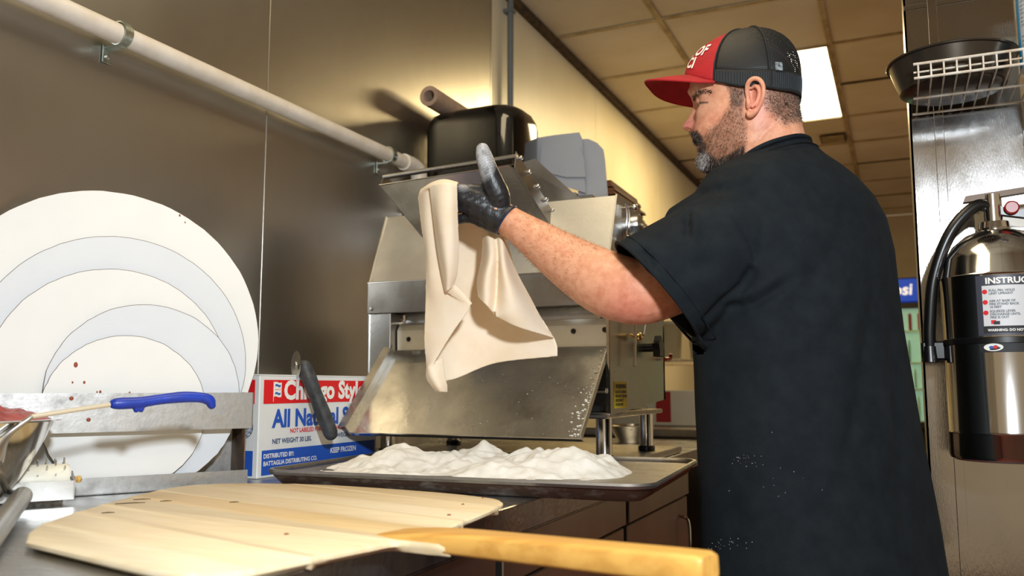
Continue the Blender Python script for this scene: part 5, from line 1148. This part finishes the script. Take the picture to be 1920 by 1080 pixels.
# ---- glove
gl = MB(); hand(gl, .6); gl.limb([hpt(925, 400, -54), hpt(940, 408, -55), hpt(952, 414, -56)], [.0265, .0285, .0300], 24, 10)
gm = remesh(gl, .0017, 5); G_ = coords(gm); GN = normals(gm)
wr_ = at_depth(951, 414, 1.604); wdir = nrm(at_depth(1005, 449, 1.590) - at_depth(930, 398, 1.608))
tpx = 960 + FPX * ((G_ - CAM) @ cr) / ((G_ - CAM) @ cf); tpy = 540 - FPX * ((G_ - CAM) @ cu) / ((G_ - CAM) @ cf)
along = (G_ - hpt(870, 365, -55)) @ nrm(hpt(940, 420, -55) - hpt(870, 365, -55)); across = (G_ - hpt(870, 365, -55)) @ nrm(np.cross(cf, hpt(940, 420, -55) - hpt(870, 365, -55)))
G_ = G_ + GN * (.0003 * np.sin(along * 420 + 4 * np.sin(across * 70 + along * 40)) * np.clip((tpy - 345) / 30, 0, 1))[:, None]
cg = np.tile(np.array(lin('#232326')), (len(G_), 1)); nz_ = RNG.random(len(G_))
th = np.clip(1.15 - np.hypot((tpx - 905) / 26, (tpy - 290) / 46), 0, 1) ** .6; kn = np.clip(1 - np.hypot((tpx - 866) / 22, (tpy - 350) / 12), 0, 1) * .5
dust = np.clip((th + kn) * (.45 + .8 * (np.sin(G_[:, 0]*900) * np.sin(G_[:, 2]*1100 + G_[:, 0]*300) * .5 + .5)) , 0, .75)[:, None]; cg = cg * (1 - dust) + np.array(lin('#c9c9cc')) * dust
bm = bmesh.new(); set_coords(gm, G_); paint(gm, cg); bm.from_mesh(gm); bmesh.ops.bisect_plane(bm, geom=list(bm.verts) + list(bm.edges) + list(bm.faces), plane_co=wr_, plane_no=wdir, clear_outer=True); bm.to_mesh(gm); bm.free()
set_coords(gm, coords(gm) - PO); M_GLOVE = mat('black_nitrile', '#232326', .40, 0, '#9a9a9a', 90, (1, 1, 1), (.45, .75), bump=.35, bscale=120, bstretch=(2.4, 1, .7), attr='tint', spec=.5)
go = link_mesh('glove', gm, M_GLOVE, per, PO, angle=180)
a, b = frame(wdir); cu_ = [wr_ - wdir*.0015 + (a*math.cos(k) + b*math.sin(k)) * .0302 for k in np.linspace(0, 2*PI, 41)]
MB().tube(cu_, .0022, 8).build('glove_cuff', mat('cuff_navy', '#14203a', .45), go)
# ---- baseball cap: crown of panels on a rim, red front and black mesh behind
CZT = zpy(58); ccx = xpx(1404)
def rim(th):
    """rim point for the angle th from the face (0) to the back (pi); sign gives the side"""
    a = abs(th); py = np.interp(a, [0, .6, 1.05, 1.57, 2.3, PI], [147, 158, 176, 189, 190, 181]); fx, bx, w = ccx - xpx(1288), xpx(1502) - ccx, .0830
    c, s = math.cos(th), math.sin(th); n = 2.25; q = (abs(c)**n + abs(s)**n) ** (-1/n)
    xx = ccx - c * q * (fx if c > 0 else bx); return V3(xx, YH - s * q * w, zat(xx, py))
def crown(th, t, lift=0.):
    r0 = rim(th); a = abs(th); n = np.interp(a, [0, .8, 1.57, PI], [1.75, 1.9, 2.2, 2.45]); ang = t * PI / 2
    c, s = math.cos(ang) ** (2/n), math.sin(ang) ** (2/n); bul = .010 * math.sin(min(1, t*1.15) * PI) * max(0, -math.cos(th)) ** 2
    top = V3(ccx, YH, CZT); h = V3(r0[0] - ccx, r0[1] - YH, 0); d = nrm(h)
    return top * V3(1, 1, 0) + h * c + d * (bul + lift * c) + UZ * (r0[2] + (CZT + lift * s - r0[2]) * s)
def panel(t0, t1, nm, m, parent, nth=24, nt=22, lift=0., u0=0., u1=1., thick=.0016):
    G = np.array([[crown(th, t, lift) for th in np.linspace(t0, t1, nth)] for t in np.linspace(u0, u1 * .995, nt)])
    return MB().grid(G, thick).build(nm, m, parent, angle=180)
M_CAPR = mat('cap_red', '#a80a18', .8, 0, '#960814', 40, bump=.3, bscale=300)
M_CAPB = mat('cap_band', '#08090b', .7, 0, '#121619', 60, (1, 1, 1), bump=.6, bscale=160, bstretch=(8, 8, .6))
mm_ = bpy.data.materials.new('cap_mesh'); mm_.use_nodes = True; nt_ = mm_.node_tree; N_ = nt_.nodes; L__ = nt_.links
pb = N_['Principled BSDF']; pb.inputs['Base Color'].default_value = (.007, .008, .009, 1); pb.inputs['Roughness'].default_value = .6
tc_ = N_.new('ShaderNodeTexCoord'); wv = N_.new('ShaderNodeTexWave'); wv.inputs['Scale'].default_value = 115; wv.bands_direction = 'X'; L__.new(tc_.outputs['Object'], wv.inputs['Vector'])
wv2 = N_.new('ShaderNodeTexWave'); wv2.inputs['Scale'].default_value = 90; wv2.bands_direction = 'Z'; L__.new(tc_.outputs['Object'], wv2.inputs['Vector'])
mu = N_.new('ShaderNodeMath'); mu.operation = 'MULTIPLY'; L__.new(wv.outputs['Fac'], mu.inputs[0]); L__.new(wv2.outputs['Fac'], mu.inputs[1])
gt = N_.new('ShaderNodeMath'); gt.operation = 'GREATER_THAN'; gt.inputs[1].default_value = .46; L__.new(mu.outputs[0], gt.inputs[0])
tp = N_.new('ShaderNodeBsdfTransparent'); mxs = N_.new('ShaderNodeMixShader'); L__.new(gt.outputs[0], mxs.inputs[0]); L__.new(pb.outputs[0], mxs.inputs[1]); L__.new(tp.outputs[0], mxs.inputs[2]); L__.new(mxs.outputs[0], N_['Material Output'].inputs['Surface'])
cap = MB(); SP = 1.16
cap_o = panel(-SP, SP, 'cap', M_CAPR, per, 40)
for a0_, a1_ in ((SP, 2.12), (2.12, PI), (-PI, -2.12), (-2.12, -SP)): panel(a0_, a1_, 'mesh_panel', mm_, cap_o, 20, 20, .0002, .115, 1., .0008)
for a0_, a1_ in ((SP, PI), (-PI, -SP)): panel(a0_, a1_, 'sweat_band', M_CAPB, cap_o, 60, 8, .0006, 0, .125, .0016)
for th in (SP, -SP, 2.12, -2.12): MB().tube([crown(th, t, .0016) for t in np.linspace(.02, .985, 24)], .0016 if abs(th) < 2 else .0020, 8).build('seam_tape', M_CAPB, cap_o)
rb_ = MB()
for th in np.arange(SP + .03, 2 * PI - SP - .02, .045):
    h_ = th if th <= PI else th - 2 * PI; rb_.tube([crown(h_, t, .0016) for t in np.linspace(.012, .105 + .012 * RNG.random(), 5)], .00034, 4)
rb_o = rb_.build('band_stitching', mat('band_thread', '#454e55', .5), cap_o); rb_o['kind'] = 'stuff'
MB().lathe([(.0085, -.001), (.008, .003), (.004, .0055), (.0005, .006)], crown(0, .995) * V3(0, 0, 1) + V3(ccx, YH, .0), (0, 0, 1), 20).build('button', M_CAPR, cap_o)
G = []; xt = xpx(1219)
for s in np.linspace(-1, 1, 41):
    th = s * SP; r0 = rim(th) + V3(.004 * math.cos(th), 0, .001); k = abs(s); xo = xt + (xpx(1352) - xt) * k ** 3.0; lo_ = .0865 * math.sin(min(1, k) * PI / 2) ** .85 * np.sign(s)
    ro = V3(xo if k < .999 else r0[0], YH - lo_, zat(xo, 166 + 17 * k ** 2.0)); ro = ro if k < .98 else r0 * .5 + ro * .5
    G.append([r0 * (1 - t) + ro * t + UZ * .004 * math.sin(t * PI) * (1 - k) for t in np.linspace(0, 1, 14)])
MB().grid(np.array(G), .0026).build('brim', M_CAPR, cap_o, angle=180)
G = np.array(G); edge_ = [G[i, -1] for i in range(41)]; MB().tube(edge_, .0021, 8).build('brim_piping', M_CAPR, cap_o)
M_THREAD = mat('cap_thread', '#efe6df', .6)
def stitch(text, size, th0, t0, sq=1.):
    v_, f_ = words(text, size, .0009)
    pts = [crown(th0 + p[0] * sq / .085, t0 + p[1] / .125, .0030) for p in v_]; MB().add(pts, f_).build('lettering', M_THREAD, cap_o, smooth=False)
stitch('E OF', .026, .36, .31, .9); stitch('CI', .026, .47, .135, .9)
c0_ = crown(2.32, .33, .002); MB().prism([crown(2.22, .125, .0016), crown(2.36, .125, .0016), crown(2.36, .19, .0016), crown(2.22, .19, .0016)], nrm(c0_ - V3(ccx, YH, c0_[2])) * .0012).build('woven_tag', mat('tag_grey', '#9aa2a6', .6, 0, '#30363a', 160), cap_o, smooth=False)

# ================================================================== SHEET OF DOUGH over the hand
def dpatch(rows_, mb, th=.0040, nu=26, nv=30):
    R_ = np.array([[at_depth(px, py, DB + (o * 1.4 + 6 if o < -15 else o) * .001) for px, py, o in r] for r in rows_]); m, n = R_.shape[:2]
    A = np.array([spline(r, nu) for r in R_]); A = np.transpose(np.array([spline(A[:, j], nv) for j in range(nu)]), (1, 0, 2)); mb.grid(A, th)
dm = MB()
dpatch([[(800, 372, 0), (850, 372, 30), (900, 385, 34), (948, 402, 14)], [(804, 450, 0), (855, 455, 68), (905, 460, 70), (955, 490, 20)], [(800, 540, 0), (860, 545, 72), (925, 550, 72), (992, 560, 14)],
        [(798, 630, 0), (860, 636, 56), (945, 632, 58), (1040, 636, -2)], [(808, 715, -6), (852, 711, 26), (930, 681, 38), (1046, 668, -8)]], dm, nu=40, nv=50)
dpatch([[(785, 368, -8), (800, 358, -36), (828, 348, -46)], [(790, 420, -8), (802, 412, -28), (826, 412, -34)], [(799, 480, -4), (808, 476, -22), (834, 482, -30)], [(799, 540, -4), (814, 540, -22), (846, 550, -32)],
        [(797, 592, -4), (832, 592, -24), (882, 571, -40)], [(796, 640, -4), (822, 640, -22), (850, 622, -30)], [(801, 692, -5), (804, 691, -16), (808, 689, -20)]], dm, nu=24, nv=50)
dpatch([[(784, 368, -8), (790, 400, -6), (800, 470, 0)], [(790, 372, 2), (796, 400, 4), (804, 470, 3)]], dm, nu=20, nv=6)
dpatch([[(806, 352, -48), (825, 345, -64), (842, 343, -68), (857, 348, -60)], [(812, 400, -40), (824, 398, -66), (842, 400, -72), (858, 402, -60)], [(820, 460, -38), (832, 460, -64), (846, 462, -66), (860, 465, -54)],
        [(828, 510, -36), (838, 512, -56), (846, 513, -56), (857, 512, -46)], [(835, 547, -34), (839, 546, -46), (843, 542, -46), (849, 535, -42)]], dm, nu=20, nv=36)
dpatch([[(786, 366, -10), (806, 352, -50), (830, 345, -66), (857, 348, -60)], [(790, 356, -2), (812, 343, -30), (834, 338, -40), (860, 344, -36)], [(800, 366, 2), (820, 358, 0), (840, 356, 2), (866, 362, 4)]], dm, nu=24, nv=12)
dpatch([[(836, 546, -36), (846, 540, -42), (850, 530, -42)], [(850, 556, -36), (860, 550, -40), (866, 545, -38)], [(882, 572, -38), (884, 571, -38), (886, 570, -36)]], dm, nu=10, nv=16)
dpatch([[(800, 690, -6), (806, 684, -18), (830, 668, -10)], [(800, 708, -8), (812, 704, -24), (834, 700, -12)], [(808, 722, -10), (822, 724, -26), (838, 722, -14)], [(818, 732, -10), (828, 735, -22), (839, 736, -14)]], dm, nu=14, nv=20)
dpatch([[(906, 425, -6), (916, 430, -22), (932, 438, -18)], [(904, 480, -4), (920, 478, -38), (936, 474, -24)], [(895, 528, -8), (913, 524, -44), (937, 520, -18)], [(897, 558, -26), (912, 573, -44), (928, 591, -26)]], dm, nu=18, nv=34)
dpatch([[(926, 440, -12), (940, 444, -30), (950, 452, -2)], [(931, 500, -16), (945, 498, -46), (966, 505, 2)], [(929, 550, -22), (956, 545, -50), (996, 562, 2)], [(929, 588, -34), (966, 586, -46), (1028, 622, -2)], [(930, 593, -34), (975, 615, -38), (1040, 634, -8)]], dm, nu=24, nv=40)
dme = remesh(dm, .0018, 5); dp_ = coords(dme); do_ = np.array([dp_[:, 0].mean(), dp_[:, 1].mean(), dp_[:, 2].min()]); set_coords(dme, dp_ - do_)
dgh = link_mesh('dough_sheet', dme, M_DOUGH, None, do_, angle=180); tag(dgh, 'limp folded sheet of raw pizza dough hanging from the black glove', 'dough')
